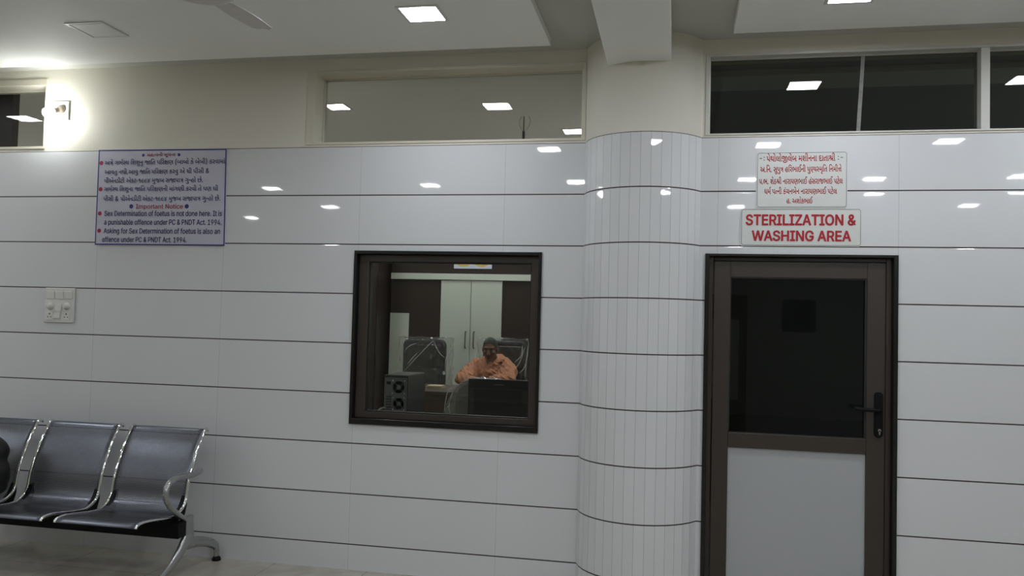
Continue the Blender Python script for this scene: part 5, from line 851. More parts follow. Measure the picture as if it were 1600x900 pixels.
# ---------------------------------------------------------------- waiting bench
bench = thing('waiting_bench', 'silver perforated steel three-seat waiting bench against the tiled wall', 'bench', (-3.63, -0.45, 0))
PROF = smooth_path([Vector((0, y, z)) for y, z in ((-.150, .812), (-.165, .826), (-.186, .822), (-.208, .795), (-.240, .745), (-.282, .665), (-.319, .580), (-.342, .510), (-.352, .455), (-.372, .410), (-.418, .378), (-.475, .366), (-.56, .372), (-.66, .387), (-.735, .395), (-.788, .393), (-.808, .384), (-.813, .374))], 5)
cum = [0]
for a, b_ in zip(PROF, PROF[1:]): cum.append(cum[-1] + (b_ - a).length)
tot = cum[-1]
SW, PITCH, SX = 0.495, 0.583, -2.803
def bench_seat(x0):
    bm = B(); uvl = bm.loops.layers.uv.new('UVMap'); n = 12
    def sheet(off):
        g = []
        for i, p in enumerate(PROF):
            a = PROF[max(i - 1, 0)]; c = PROF[min(i + 1, len(PROF) - 1)]; tt = (c - a).normalized(); nr = Vector((0, -tt.z, tt.y))
            g.append([bm.verts.new(Vector((x0 + SW * k / n, p.y, p.z)) + nr * off) for k in range(n + 1)])
        return g
    g = sheet(0.0)
    for i in range(len(PROF) - 1):
        for k in range(n):
            f = bm.faces.new((g[i][k], g[i][k + 1], g[i + 1][k + 1], g[i + 1][k])); f.smooth = True
            for l, (ii, kk) in zip(f.loops, ((i, k), (i, k + 1), (i + 1, k + 1), (i + 1, k))): l[uvl].uv = (SW * kk / n, cum[ii] * .9 / tot)
    s = obj('seat', bm, M['perf'], bench)
    sol = s.modifiers.new('thickness', 'SOLIDIFY'); sol.thickness = 0.0016; sol.offset = 0
    for x in (x0, x0 + SW):
        bm = B(); tube(bm, [Vector((x, p.y, p.z)) for p in PROF], 0.0085, 12); obj('side_rim', bm, M['chrome'], s, smooth=True)
    for x in (x0 + .018, x0 + SW - .018):
        bm = B(); prism(bm, [(-.335, .465), (-.350, .462), (-.364, .436), (-.385, .400), (-.430, .370), (-.50, .3555), (-.56, .358), (-.56, .330), (-.36, .330), (-.335, .40)], x - .012, x + .012, 'X')
        obj('seat_bracket', bm, M['black'], s)
for k in range(3): bench_seat(SX - SW - k * PITCH)
bm = B(); box(bm, -4.55, -2.752, -.50, -.42, .245, .332); obj('beam', bm, M['black'], bench, bevel=.004)
def leg_frame(x):
    # forked cast leg with front and rear foot
    bm = B()
    def bar(pts, rad, fl): tube(bm, smooth_path(pts, 5), [rad[0] + (rad[-1] - rad[0]) * i / ((len(pts) - 1) * 5) for i in range((len(pts) - 1) * 5 + 1)], 14, True, fl, up=(1, 0, 0))
    bar([(x, -.375, .345), (x, -.370, .28), (x, -.365, .215), (x, -.36, .165)], (.046, .05), .5)
    bar([(x, -.385, .215), (x, -.44, .155), (x, -.52, .098), (x, -.595, .062), (x, -.66, .036)], (.040, .021), .62)
    bar([(x, -.37, .185), (x, -.27, .172), (x, -.16, .142), (x, -.075, .105), (x, -.048, .070), (x, -.044, .022)], (.036, .022), .62)
    lf = obj('leg_frame', voxel(bm, .005, 3), M['silver'], bench, smooth=True)
    for y in (-.044, -.664):
        bm = B(); lathe(bm, [(.027, 0), (.028, .006), (.024, .020), (.016, .026)], (x, y, 0), 'Z', 20); obj('foot_pad', bm, M['black'], lf, smooth=True)
    bm = B(); pts = smooth_path([(x, -.392, .325), (x, -.47, .375), (x, -.555, .440), (x, -.598, .505), (x, -.592, .550), (x, -.560, .578), (x, -.500, .590), (x, -.40, .584), (x, -.32, .582), (x, -.262, .592)], 5)
    tube(bm, pts, .017, 14, True)
    obj('armrest', bm, M['silver'], bench, smooth=True)
leg_frame(-2.775); leg_frame(-4.53)

# bag-shaped stand-in for an unclear dark form on the last seat, mostly outside the frame
t = thing('bag', 'black bag-shaped stand-in for an unclear dark form on the leftmost bench seat, cut by the left edge', 'bag', (-4.085, -.52, .40))
bm = B(); ell(bm, (-4.085, -.535, .545), (.215, .125, .155), 32); ell(bm, (-4.085, -.515, .68), (.19, .10, .11), 32); ell(bm, (-4.085, -.545, .47), (.20, .13, .075), 32)
bb = voxel(bm, .012, 6)
for v in bb.verts:
    v.co += v.normal * .012 * noise.noise(v.co * 9)
    v.co.z = max(v.co.z, .3985)
bg = obj('body', bb, M['bag'], t, smooth=True)
bm = B(); tube(bm, smooth_path([(-4.175, -.50, .765), (-4.165, -.49, .81), (-4.085, -.485, .83), (-4.005, -.49, .81), (-3.995, -.50, .765)], 6), .009, 10); obj('handle', bm, M['bag'], t, smooth=True)

# ---------------------------------------------------------------- office: wall unit
OF = 0.11
t = thing('wall_unit', 'dark brown wall unit with two tall white doors at the office back', 'cabinet', (-2.3, 4.7, OF))
ux0, ux1, uy = -3.345, -1.20, 4.60
bm = B(); box(bm, ux0, ux1, uy + .02, 4.799, OF, 2.62); obj('carcass', bm, M['dark_wood'], t)
bm = B(); box(bm, ux0, -1.628, uy - .015, uy + .02, 2.000, 2.073); obj('fascia_band', bm, M['white_lam'], t, bevel=.002)
bm = B(); box(bm, ux0, -3.113, uy, uy + .02, OF + .05, 1.594); obj('side_panel', bm, M['white_lam'], t, bevel=.002)
for x0, x1, hx in ((-2.722, -2.358, -2.405), (-2.352, -1.984, -2.305)):
    bm = B(); box(bm, x0, x1, uy, uy + .02, OF + .05, 1.997); dd = obj('door', bm, M['white_lam'], t, bevel=.002)
    bm = B(); tube(bm, smooth_path([(hx, uy, 1.395), (hx, uy - .03, 1.39), (hx, uy - .036, 1.36), (hx, uy - .036, 1.24), (hx, uy - .03, 1.21), (hx, uy, 1.205)], 5), .008, 10); obj('handle', bm, M['rod'], dd, smooth=True)
t = thing('tall_cupboard', 'very dark tall cupboard at the left side of the office window view', 'cupboard', (-3.7, 4.6, OF))
bm = B(); box(bm, -4.4, -3.40, 4.30, 4.799, OF, 2.3); cb = obj('carcass', bm, M['dark_wood'], t, bevel=.003)
for x0 in (-4.39, -3.895):
    bm = B(); box(bm, x0, x0 + .485, 4.28, 4.30, OF + .06, 2.02); dd = obj('door', bm, M['dark_wood'], t, bevel=.003)
bm = B(); cyl(bm, (-3.93, 4.272, 1.1), (-3.93, 4.272, 1.22), .006); obj('handle', bm, M['rod'], dd)
t = thing('poster', 'pale blue poster with yellow print above the white band', 'poster', (-2.35, uy + .018, 2.28))
bm = B(); box(bm, -2.577, -2.119, uy + .014, uy + .02, 2.137, 2.42); obj('sheet', bm, M['poster'], t)
bm = B()
for cx in (-2.46, -2.24):
    bm = B()
    for k in range(9):
        a = PI + PI * k / 8; disc(bm, cx + .075 * math.cos(a), 2.215 + .045 * math.sin(a), .016, uy + .0135, 12)
    obj('yellow_print', bm, M['poster_yellow'], t)

# ---------------------------------------------------------------- office: desk, table and what stands on them
t = thing('office_desk', 'dark brown office desk the seated person leans on', 'desk', (-2.0, 3.0, OF))
bm = B(); box(bm, -2.52, -1.05, 2.60, 3.42, .832, .862); obj('desk_top', bm, M['brown_wood'], t, bevel=.003)
bm = B(); box(bm, -2.48, -1.10, 2.64, 2.66, .20, .832); obj('modesty_panel', bm, M['brown_wood'], t)
for x in (-2.505, -1.095):
    bm = B(); box(bm, x, x + .025, 2.62, 3.40, OF, .832); obj('side_panel', bm, M['brown_wood'], t)
t = thing('computer_table', 'low dark table just inside the office window', 'table', (-1.6, .85, OF))
bm = B(); box(bm, -2.25, -.80, .45, 1.28, .745, .772); obj('table_top', bm, M['brown_wood'], t, bevel=.003)
for x in (-2.23, -.86):
    for y in (.47, 1.22):
        bm = B(); box(bm, x, x + .04, y, y + .04, OF, .745); obj('leg', bm, M['brown_wood'], t)
t = thing('paper_pad', 'small stack of cream papers on the desk left of the person', 'paper', (-2.28, 2.98, .862))
for k in range(3):
    bm = B(); box(bm, -2.35, -2.21, 2.90, 3.08, .862 + k * .009, .870 + k * .009, Matrix.Rotation(.12 * k - .1, 3, 'Z')); obj('sheet_bundle', bm, M['paper'], t)

# computer tower, rear towards the window
t = thing('computer_tower', 'dark computer tower standing with its rear towards the office window', 'computer', (-1.915, .95, .772))
px0, px1, py0, py1, pz0, pz1 = -2.003, -1.828, .752, 1.17, .776, 1.130
bm = B(); box(bm, px0, px1, py0 + .006, py1, pz0, pz1); obj('case', bm, M['pc'], t, bevel=.005)
bm = B(); box(bm, px0 - .001, px1 + .001, py0 + .02, py0 + .03, pz1 - .002, pz1 + .004); box(bm, px0, px1, py0, py1 - .01, pz1, pz1 + .003); obj('top_cover', bm, M['pc'], t)
bm = B(); box(bm, px0 + .006, px1 - .006, py0, py0 + .008, pz0 + .004, pz1 - .014); rear = obj('rear_panel', bm, M['pc_rear'], t, bevel=.002)
def fan(cx, cz, r):
    bm = B()
    for q in (1, .80, .60): lathe(bm, [(r * q, py0 - .003), (r * q, py0), (r * q - .004, py0), (r * q - .004, py0 - .003)], (cx, 0, cz), 'Y', 28)
    for k in range(4):
        a = PI / 4 + k * PI / 2; tube(bm, [(cx + .2 * r * math.cos(a), py0 - .0025, cz + .2 * r * math.sin(a)), (cx + r * math.cos(a), py0 - .0025, cz + r * math.sin(a))], .0022, 6)
    lathe(bm, [(r * .36, py0 - .004), (r * .36, py0)], (cx, 0, cz), 'Y', 20)
    g = obj('fan_grille', bm, M['pc_rear'], rear)
    bm = B(); lathe(bm, [(r * .98, py0 - .0008), (r * .98, py0 - .0002)], (cx, 0, cz), 'Y', 28); obj('fan_opening', bm, M['pc'], rear)
    for sx in (-1, 1):
        for sz in (-1, 1):
            bm = B(); lathe(bm, [(.005, py0 - .004), (.005, py0)], (cx + sx * r * .93, 0, cz + sz * r * .93), 'Y', 10); obj('fan_screw', bm, M['silver'], rear)
fan(-1.893, 1.052, .047); fan(-1.890, .935, .044)
bm = B(); box(bm, -1.982, -1.952, py0 - .002, py0, 1.068, 1.090); obj('power_socket', bm, M['black'], rear)
bm = B()
for k in range(5): box(bm, -1.985, -1.945, py0 - .0015, py0, .905 + k * .018, .915 + k * .018)
obj('port_block', bm, M['pc'], rear)
bm = B()
for k in range(4): box(bm, -1.98, -1.86, py0 - .0015, py0, .80 + k * .02, .81 + k * .02)
obj('slot_covers', bm, M['silver'], rear)
t = thing('power_cable', 'grey cable plugged low into the computer tower rear', 'cable', (-1.98, .70, .772))
bm = B(); tube(bm, smooth_path([(-1.985, .752, .90), (-1.99, .69, .905), (-2.01, .66, .88), (-2.03, .65, .83), (-2.02, .66, .790), (-1.98, .67, .780), (-1.90, .66, .780)], 6), .008, 10); obj('cord', bm, M['grey_line'], t, smooth=True)

# monitor, back towards the window
t = thing('computer_monitor', 'black monitor with its back to the office window, in front of the person', 'monitor', (-1.167, .75, .772))
mx0, mx1, mz0, mz1 = -1.383, -.952, .850, 1.136
bm = B(); box(bm, mx0, mx1, .712, .742, mz0, mz1); ms = obj('shell', bm, M['monitor'], t, bevel=.008, seg=3)
bm = B(); prism(bm, [(mx0 + .012, .712), (mx1 - .012, .712), (mx1 - .05, .695), (mx0 + .05, .695)], mz0 + .012, mz1 - .065, 'Z'); obj('rear_bulge', bm, M['monitor'], ms, bevel=.004)
bm = B(); box(bm, -1.20, -1.135, .7105, .7118, 1.098, 1.101); obj('logo_strip', bm, M['grey_line'], ms)
bm = B(); box(bm, mx0 + .01, mx1 - .01, .742, .744, mz0 + .02, mz1 - .012); obj('screen', bm, M['black'], ms)
bm = B(); box(bm, -1.20, -1.135, .70, .73, .78, .90); obj('neck', bm, M['monitor'], t, bevel=.004)
bm = B(); lathe(bm, [(.11, 0), (.112, .006), (.05, .012), (.03, .016)], (-1.167, .75, .772), 'Z', 32); obj('base', bm, M['monitor'], t, smooth=True)

# ---------------------------------------------------------------- office chairs in plastic wrap
def crumple(bm, amp, f, seed):
    for v in bm.verts:
        n = noise.noise(v.co * f + Vector((seed, 0, 0)))
        q = Vector((v.co.x * 1.3 + v.co.z * .8, v.co.y, v.co.z * .7 - v.co.x * .5)) * f * .75
        r = 1 - abs(noise.noise(q + Vector((0, seed, 3)))) * 2.4; r2 = 1 - abs(noise.noise(q * 2.1 + Vector((seed, 9, 0)))) * 2.4
        v.co += v.normal * amp * (.6 * n + max(0, r) ** 2 * 1.5 + max(0, r2) ** 2 * .7)
def wrap_sheet(x0, x1, y0, y1, z0, z1, seed, amp=.010, n=52):
    """loose bag pulled over a chair back: closed sides and top, open below"""
    bm = B()
    bmesh.ops.create_cube(bm, size=1, matrix=Matrix.Translation(((x0 + x1) / 2, (y0 + y1) / 2, (z0 + z1) / 2)) @ Matrix.Diagonal((x1 - x0, y1 - y0, z1 - z0, 1)))
    bmesh.ops.delete(bm, geom=[f for f in bm.faces if f.normal.z < -.5], context='FACES')
    bmesh.ops.subdivide_edges(bm, edges=bm.edges, cuts=n, use_grid_fill=True)
    bm.normal_update(); crumple(bm, amp, 9, seed)
    return bm
def office_chair(x, y, sgn, w, zt, label, seed, round_top=False, thick=False, folds=()):
    """sgn -1: faces the window (back on the far side); +1: faces away from it"""
    t = thing('office_chair', label, 'chair', (x, y, OF))
    zs = OF + .47
    def Y(d): return y + sgn * d               # d > 0 towards the front of the seat
    bm = B()
    n = 14
    if round_top: out = [(-w, zs + .04), (-w * 1.02, zt - .22), (-w * .95, zt - .10), (-w * .78, zt - .03), (-w * .45, zt), (w * .45, zt), (w * .78, zt - .03), (w * .95, zt - .10), (w * 1.02, zt - .22), (w, zs + .04)]
    else: out = [(-w * .90, zs + .04), (-w, zs + .25), (-w * 1.0, zt - .06), (-w * .94, zt - .015), (-w * .8, zt), (w * .8, zt), (w * .94, zt - .015), (w, zt - .06), (w, zs + .25), (w * .90, zs + .04)]
    prism(bm, [(x + a, b) for a, b in out], min(Y(-.26), Y(-.17)), max(Y(-.26), Y(-.17)), 'Y')
    bk = obj('backrest', bm, M['leather'], t, bevel=.028, seg=4, smooth=False)
    bm = B(); yy = Y(-.165)
    box(bm, x - w * .80, x + w * .80, yy - .012, yy + .012, zt - .30, zt - .06); obj('head_cushion', bm, M['leather'], bk, bevel=.011, seg=3)
    bm = B(); box(bm, x - w * .80, x + w * .80, yy - .012, yy + .012, zs + .10, zt - .32); obj('lumbar_cushion', bm, M['leather'], bk, bevel=.011, seg=3)
    bm = B(); box(bm, x - .26, x + .26, min(Y(-.16), Y(.27)), max(Y(-.16), Y(.27)), zs - .09, zs); obj('seat', bm, M['leather'], t, bevel=.03, seg=4)
    for s in (-1, 1):
        ax = x + s * (w + .025)
        bm = B(); tube(bm, smooth_path([(ax - s * .03, Y(.10), zs - .06), (ax + s * .01, Y(.14), zs + .03), (ax, Y(.15), zs + .17), (ax, Y(.10), zs + .21), (ax, Y(-.08), zs + .20), (ax, Y(-.18), zs + .15)], 5), .018, 10); obj('armrest', bm, M['black'], t, smooth=True)
    bm = B(); cyl(bm, (x, y, OF + .10), (x, y, zs - .085), .028); obj('gas_lift', bm, M['black'], t, smooth=True)
    bm = B(); lathe(bm, [(.035, .06), (.045, .07), (.045, .11), (.03, .115)], (x, y, OF), 'Z', 20)
    for k in range(5):
        a = 2 * PI * k / 5 + .3; tube(bm, [(x + .03 * math.cos(a), y + .03 * math.sin(a), OF + .095), (x + .27 * math.cos(a), y + .27 * math.sin(a), OF + .065)], [.024, .015], 8)
    bs = obj('star_base', bm, M['black'], t)
    for k in range(5):
        a = 2 * PI * k / 5 + .3; q = Vector((x + .27 * math.cos(a), y + .27 * math.sin(a), OF + .026))
        tg = Vector((-math.sin(a), math.cos(a), 0)); bm = B(); cyl(bm, q - tg * .018, q + tg * .018, .026); obj('castor', bm, M['black'], bs, smooth=True)
    if round_top:
        bm = wrap_sheet(x - w - .05, x + w + .03, min(Y(-.31), Y(-.10)), max(Y(-.31), Y(-.10)), zs + .03, zt + .01, seed, .012)
        for v in bm.verts:                       # follow the rounded shoulders
            dz = v.co.z - (zt - .24); e = abs(v.co.x - x) / (w + .05)
            if dz > 0 and e > .4: v.co.z -= dz * ((e - .4) / .6) ** 2 * .75
    else: bm = wrap_sheet(x - w - .04, x + w + .055, min(Y(-.30), Y(-.12)), max(Y(-.30), Y(-.12)), zs + .03, zt + .008, seed, .013)
    cv = obj('plastic_cover', bm, M['poly_thick'] if thick else M['poly'], t, smooth=True)
    for f in folds:
        P = smooth_path(f, 5); m = len(P) - 1; bm = B()
        P = [p + Vector((.004 * noise.noise(p * 30), 0, .004 * noise.noise(p * 27 + Vector((5, 0, 0))))) for p in P]
        tube(bm, P, [.0012 + .0048 * abs(math.sin(PI * i / m)) * (.6 + .5 * abs(noise.noise(p * 14))) for i, p in enumerate(P)], 7)
        obj('fold_glint', bm, M['poly_glint'], cv, smooth=True)
    return t
office_chair(-2.725, 3.82, -1, .245, 1.305, 'empty high-backed black office chair in plastic wrap left of the person', 3.1, folds=[[(-2.92, 3.925, 0.955), (-2.736, 3.925, 1.156), (-2.623, 3.925, 1.272), (-2.597, 3.925, 1.291)], [(-2.597, 3.925, 1.291), (-2.522, 3.925, 1.163), (-2.462, 3.925, 1.115)], [(-2.889, 3.925, 1.025), (-2.826, 3.925, 1.103), (-2.775, 3.925, 1.154)], [(-2.92, 3.925, 1.175), (-2.882, 3.925, 1.22), (-2.831, 3.925, 1.247), (-2.785, 3.925, 1.261)], [(-2.397, 3.925, 1.304), (-2.388, 3.925, 1.217), (-2.449, 3.925, 1.103), (-2.451, 3.925, 0.967)]])
office_chair(-1.82, 3.86, -1, .245, 1.318, 'high-backed plastic-wrapped office chair the person sits in', 8.7, folds=[[(-1.541, 3.965, 1.312), (-1.564, 3.965, 1.102), (-1.573, 3.965, 0.92)], [(-1.708, 3.965, 1.019), (-1.643, 3.965, 1.074), (-1.581, 3.965, 1.258)], [(-1.64, 3.965, 0.97), (-1.576, 3.965, 1.05), (-1.547, 3.965, 1.22)], [(-1.696, 3.965, 1.085), (-1.619, 3.965, 1.166), (-1.608, 3.965, 1.283)]])
office_chair(-1.52, 2.05, 1, .245, 1.035, 'round-topped office chair in cloudy plastic wrap, half behind the monitor', 5.2, round_top=True, thick=True, folds=[[(-1.65, 1.735, 1.02), (-1.73, 1.735, 0.997), (-1.774, 1.735, 0.927), (-1.795, 1.735, 0.838), (-1.79, 1.735, 0.767)], [(-1.834, 1.735, 0.772), (-1.815, 1.735, 0.925), (-1.765, 1.735, 0.986)], [(-1.71, 1.735, 1.008), (-1.76, 1.735, 0.967), (-1.774, 1.735, 0.917)]])

# ceiling fan rod inside the office
t = thing('ceiling_fan', 'office ceiling fan, only its dark rod seen through the high window', 'fan', (-1.19, 1.50, SLAB - .012))
fx, fy, fz = -1.19, 1.50, 2.52
bm = B(); cyl(bm, (fx, fy, fz + .08), (fx, fy, 3.02), .0105); obj('down_rod', bm, M['rod'], t, smooth=True)
bm = B(); tube(bm, smooth_path([(fx - .004, fy, 3.02), (fx - .03, fy, 3.06), (fx - .035, fy, 3.10), (fx - .02, fy, SLAB - .012)], 5), .003, 8); tube(bm, smooth_path([(fx + .004, fy, 3.02), (fx + .04, fy, 3.06), (fx + .05, fy, 3.11), (fx + .04, fy, SLAB - .012)], 5), .002, 8)
obj('supply_wires', bm, M['white_plastic'], t, smooth=True)
bm = B(); cyl(bm, (fx, fy, 3.02), (fx, fy, SLAB - .012), .004); obj('ceiling_hook', bm, M['rod'], t)
bm = B(); lathe(bm, [(.02, 0), (.09, .012), (.10, .04), (.08, .07), (.02, .085)], (fx, fy, fz), 'Z', 28); obj('motor_housing', bm, M['fan'], t, smooth=True)
for k in range(3):
    R = Matrix.Rotation(.5 + k * 2 * PI / 3, 3, 'Z'); bm = B()
    P = [Vector((fx, fy, fz + .03)) + R @ Vector(p) for p in ((.08, -.03, 0), (.55, -.06, -.006), (.57, .05, .004), (.08, .03, .004))]
    va = [bm.verts.new(p) for p in P]; vb = [bm.verts.new(p + Vector((0, 0, .004))) for p in P]
    bm.faces.new(va[::-1]); bm.faces.new(vb)
    for i in range(4): bm.faces.new((va[i], va[(i + 1) % 4], vb[(i + 1) % 4], vb[i]))
    obj('blade', bm, M['fan'], t)

# washroom behind the door
t = thing('wall_poster', 'dim dark blue poster seen through the door glass', 'poster', (1.05, 3.19, 1.72))
bm = B(); prism(bm, rrect(.975, 1.270, 1.50, 1.80, .03), 3.19, 3.20, 'Y'); obj('sheet', bm, M['dark_blue'], t)
t = thing('storage_cupboard', 'dim tall cupboard at the left behind the door glass', 'cupboard', (.30, 2.9, 0))
bm = B(); box(bm, -.10, .62, 2.70, 3.19, 0, 1.82); obj('carcass', bm, M['dark_wood'], t, bevel=.003)
bm = B(); box(bm, -.08, .55, 2.68, 2.70, .9, 1.60); obj('door', bm, M['dark_paint'], t, bevel=.003)

# ---------------------------------------------------------------- the seated person
per = thing('person', 'person in an orange robe seated at the office desk, arms resting on it', 'person', (-1.87, 3.75, OF))
bm = B()
def limb(pts, rad, n=16):
    P = smooth_path(pts, 5); m = len(pts) - 1
    rr = []
    for i in range(len(P)):
        s = i / 5; k = min(int(s), m - 1); rr.append(rad[k] + (rad[k + 1] - rad[k]) * (s - k))
    tube(bm, P, rr, n)
    for i in (0, -1): ell(bm, P[i], rr[i], 14)
HC = Vector((-1.872, 3.545, 1.238))
tilt = Matrix.Rotation(.22, 3, 'X') @ Matrix.Rotation(.05, 3, 'Z')      # chin towards the desk
H = lambda x, y, z: HC + tilt @ Vector((x, y, z))
# torso and neck
limb([(-1.85, 3.87, .66), (-1.853, 3.84, .78), (-1.858, 3.77, .92), (-1.862, 3.70, 1.03), (-1.866, 3.655, 1.10)], [.15, .145, .145, .14, .085])
ell(bm, (-1.853, 3.86, .67), (.175, .14, .12)); ell(bm, (-1.862, 3.71, 1.00), (.19, .115, .11))
limb([(-1.866, 3.66, 1.08), (-1.869, 3.61, 1.15), HC + tilt @ Vector((0, .02, -.045))], [.066, .058, .056])
# head
ell(bm, H(0, .012, .030), (.073, .092, .088), 32, tilt); ell(bm, H(0, -.022, -.030), (.060, .064, .085), 32, tilt); ell(bm, H(0, -.050, -.095), (.032, .030, .024), 20, tilt)
ell(bm, H(0, -.066, .028), (.055, .024, .020), 20, tilt)               # brow
for s in (-1, 1):
    ell(bm, H(s * .040, -.060, -.022), (.024, .022, .022), 16, tilt)   # cheek
    ell(bm, H(s * .076, .012, -.012), (.010, .022, .034), 16, tilt)    # ear
    ell(bm, H(s * .012, -.095, -.034), (.009, .010, .008), 12, tilt)   # nostril wing
limb([H(0, -.082, .010), H(0, -.095, -.012), H(0, -.108, -.031)], [.009, .011, .013], 10)
ell(bm, H(0, -.086, -.060), (.024, .012, .007), 14, tilt); ell(bm, H(0, -.084, -.071), (.021, .012, .008), 14, tilt)   # lips
# arms: elbows out on the desk, forearms folded towards the middle
hands = {}
for s, sh, el, wr in ((-1, (-2.055, 3.70, 1.045), (-2.140, 3.42, .915), (-1.945, 3.30, .900)), (1, (-1.690, 3.71, 1.030), (-1.632, 3.44, .920), (-1.815, 3.33, .925))):
    sh, el, wr = Vector(sh), Vector(el), Vector(wr)
    limb([sh + Vector((-s * .06, 0, 0)), sh, sh.lerp(el, .5) + Vector((s * .012, 0, 0)), el], [.060, .058, .049, .041])
    limb([el, el.lerp(wr, .5), wr], [.041, .038, .026])
    d = (wr - el).normalized(); side = Vector((0, 0, 1)).cross(d).normalized(); up = d.cross(side)
    R = Matrix((d, side, up)).transposed(); pc = wr + d * .045
    ell(bm, pc, (.052, .038, .017), 20, R)
    for k, (o, ln) in enumerate(((-.028, .062), (-.010, .074), (.009, .070), (.027, .054))):
        b0 = wr + d * .080 + side * o + up * .002
        limb([b0 - d * .02, b0 + d * ln * .35 + up * .003, b0 + d * ln * .7 - up * .008, b0 + d * ln * .92 - up * .022], [.0095, .009, .0085, .0075], 8)
    th = -side if s < 0 else side
    limb([wr + d * .020 + th * .020, wr + d * .045 + th * .044, wr + d * .075 + th * .054 - up * .004, wr + d * .098 + th * .048 - up * .008], [.013, .0115, .0105, .0085], 8)
# legs under the desk
for s in (-1, 1):
    hip = Vector((-1.853 + s * .09, 3.84, .655)); kn = Vector((-1.853 + s * .12, 3.40, .640)); an = Vector((-1.853 + s * .12, 3.44, .185))
    limb([hip, hip.lerp(kn, .5), kn], [.085, .072, .056]); limb([kn, kn.lerp(an, .4), an], [.054, .050, .036])
    limb([an + Vector((0, .03, -.03)), an + Vector((0, -.06, -.04)), an + Vector((0, -.15, -.053))], [.036, .033, .022])
body = obj('body', voxel(bm, .0055, 3), M['skin'], per, smooth=True)
# hair, brows, eyes
bm = B(); vs = ell(bm, H(0, .013, .031), (.0745, .0942, .0898), 40, tilt)
bmesh.ops.bisect_plane(bm, geom=bm.verts[:] + bm.edges[:] + bm.faces[:], plane_co=H(0, -.052, .052), plane_no=tilt @ Vector((0, -.80, -.60)), clear_outer=True)
bmesh.ops.bisect_plane(bm, geom=bm.verts[:] + bm.edges[:] + bm.faces[:], plane_co=H(0, .04, -.03), plane_no=tilt @ Vector((0, -.30, -1)), clear_outer=True)
obj('hair', bm, M['hair'], per, smooth=True)
for s in (-1, 1):
    bm = B(); tube(bm, smooth_path([H(s * .012, -.088, .024), H(s * .030, -.088, .031), H(s * .050, -.073, .022)], 5), [.004, .0045, .005, .0052, .005, .005, .005, .0046, .004, .0034, .002], 8); obj('eyebrow', bm, M['hair'], per, smooth=True)
    bm = B(); ell(bm, H(s * .029, -.069, .004), (.012, .011, .0055), 16, tilt); ey = obj('eye', bm, M['eye'], per, smooth=True)
    bm = B(); ell(bm, H(s * .029, -.0785, .0035), (.006, .003, .0045), 12, tilt); obj('iris', bm, M['hair'], ey, smooth=True)
bm = B(); tube(bm, smooth_path([H(-.028, -.084, -.054), H(0, -.098, -.048), H(.028, -.084, -.054)], 5), [.002, .003, .0035, .004, .004, .004, .004, .004, .0035, .003, .002], 8); obj('moustache', bm, M['hair'], per, smooth=True)
# robe: wrapped shawl over torso, shoulders and arms, with folds
bm = B()
limb([(-1.85, 3.88, .63), (-1.853, 3.85, .78), (-1.858, 3.77, .92), (-1.862, 3.70, 1.03), (-1.866, 3.665, 1.085)], [.185, .175, .175, .165, .105])
ell(bm, (-1.862, 3.715, 1.015), (.225, .145, .115), 28)
for s, sh, el, wr in ((-1, (-2.050, 3.70, 1.040), (-2.140, 3.41, .925), (-1.970, 3.31, .913)), (1, (-1.700, 3.71, 1.028), (-1.637, 3.43, .930), (-1.790, 3.33, .930))):
    sh, el, wr = Vector(sh), Vector(el), Vector(wr)
    limb([sh + Vector((-s * .08, 0, .012)), sh, sh.lerp(el, .5), el], [.085, .083, .074, .060]); limb([el, el.lerp(wr, .55), wr], [.060, .057, .044])
    limb([Vector((-1.866 + s * .05, 3.69, 1.10)), sh + Vector((0, -.04, .0)), sh.lerp(el, .55) + Vector((-s * .05, -.03, -.01)), el + Vector((-s * .08, .02, .0))], [.07, .08, .085, .06])
ell(bm, (-1.875, 3.585, 1.035), (.11, .075, .075), 20); ell(bm, (-1.885, 3.56, .96), (.13, .09, .09), 20)
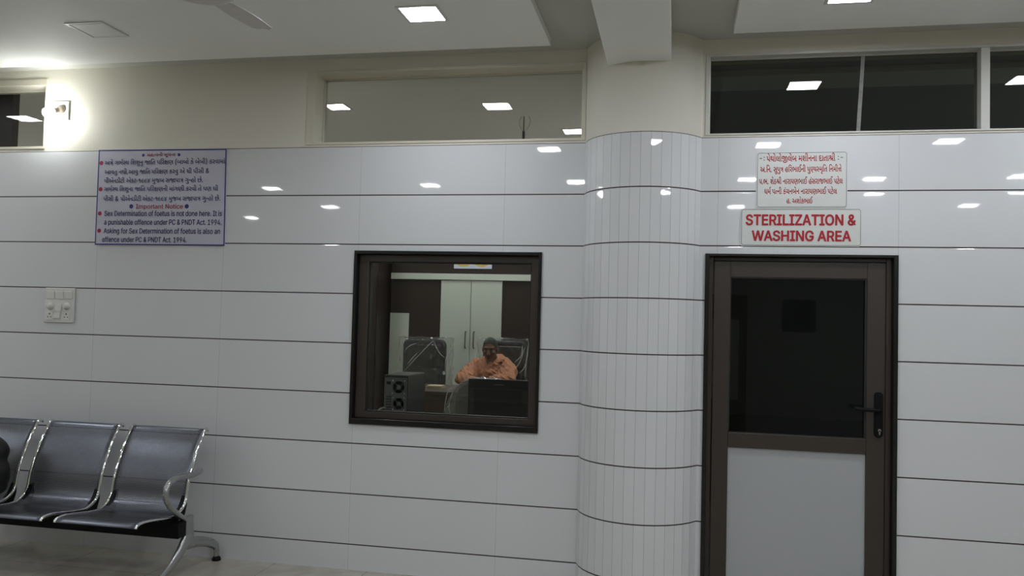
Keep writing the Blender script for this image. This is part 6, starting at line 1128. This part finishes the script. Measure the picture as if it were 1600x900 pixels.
# cowl round the neck and hanging folds
limb([(-1.955, 3.72, 1.135), (-1.945, 3.60, 1.110), (-1.885, 3.535, 1.055), (-1.815, 3.56, 1.085), (-1.785, 3.66, 1.140), (-1.82, 3.75, 1.15), (-1.91, 3.765, 1.15), (-1.955, 3.72, 1.135)], [.024, .026, .024, .026, .028, .026, .024, .024], 10)
limb([(-1.975, 3.70, 1.125), (-1.985, 3.575, 1.06), (-1.945, 3.515, .985), (-1.930, 3.49, .92)], [.024, .027, .022, .018], 10)
limb([(-1.935, 3.60, 1.10), (-1.925, 3.53, 1.03), (-1.910, 3.50, .95)], [.018, .018, .014], 8)
for k in range(5):
    u = k / 4
    limb([(-1.715 + .05 * u, 3.66 - .02 * u, 1.135 - .03 * u), (-1.72 + .045 * u, 3.575 - .02 * u, 1.08 - .05 * u), (-1.80 + .02 * u, 3.52 - .02 * u, 1.02 - .07 * u), (-1.90 + .03 * u, 3.52 - .03 * u, .985 - .055 * u)], [.017, .020, .018, .012], 8)
    limb([(-2.04 - .03 * u, 3.66 - .05 * u, 1.10 - .05 * u), (-2.06 - .025 * u, 3.56 - .05 * u, 1.03 - .05 * u), (-2.055 - .03 * u, 3.46 - .04 * u, .965 - .02 * u)], [.016, .020, .012], 8)
for k in range(3):
    limb([(-1.63 + .01 * k, 3.44, .985 - .022 * k), (-1.71, 3.385, .985 - .024 * k), (-1.80, 3.355, .968 - .02 * k)], [.016, .017, .010], 8)
rb = voxel(bm, .007, 2)
for v in rb.verts:
    q = v.co
    if q.x < -1.90: u = q.x * 22 + q.y * 8 + q.z * 4; w_ = Vector((u, q.y * 5, q.z * 5))
    else: u = q.z * 24 + q.x * 13 - q.y * 6; w_ = Vector((u, q.x * 4, q.y * 5))
    rdg = 1 - abs(noise.noise(w_)) * 2; r2_ = 1 - abs(noise.noise(w_ * 1.9 + Vector((7, 2, 5)))) * 2
    v.co += v.normal * (.018 * max(0, rdg) ** 2 + .008 * max(0, r2_) ** 2 - .008 + .003 * noise.noise(q * 30))
    if v.co.y > 3.585: v.co.z = max(v.co.z, .582)
    v.co.y = min(v.co.y, 4.006)
    if 2.59 < v.co.y < 3.43: v.co.z = max(v.co.z, .8635)
obj('robe', rb, M['robe'], per, smooth=True)
bm = B()
for s in (-1, 1):
    hip = Vector((-1.853 + s * .09, 3.84, .665)); kn = Vector((-1.853 + s * .12, 3.40, .650)); an = Vector((-1.853 + s * .12, 3.45, .24))
    limb([hip, hip.lerp(kn, .5), kn], [.105, .095, .078]); limb([kn, kn.lerp(an, .5), an], [.078, .085, .085])
ell(bm, (-1.853, 3.80, .67), (.19, .16, .10)); ell(bm, (-1.853, 3.55, .64), (.15, .20, .07))
rb = voxel(bm, .010, 4)
for v in rb.verts:
    if v.co.y > 3.585: v.co.z = max(v.co.z, .581)
    v.co.y = min(v.co.y, 4.004)
obj('lower_robe', rb, M['robe_dark'], per, smooth=True)
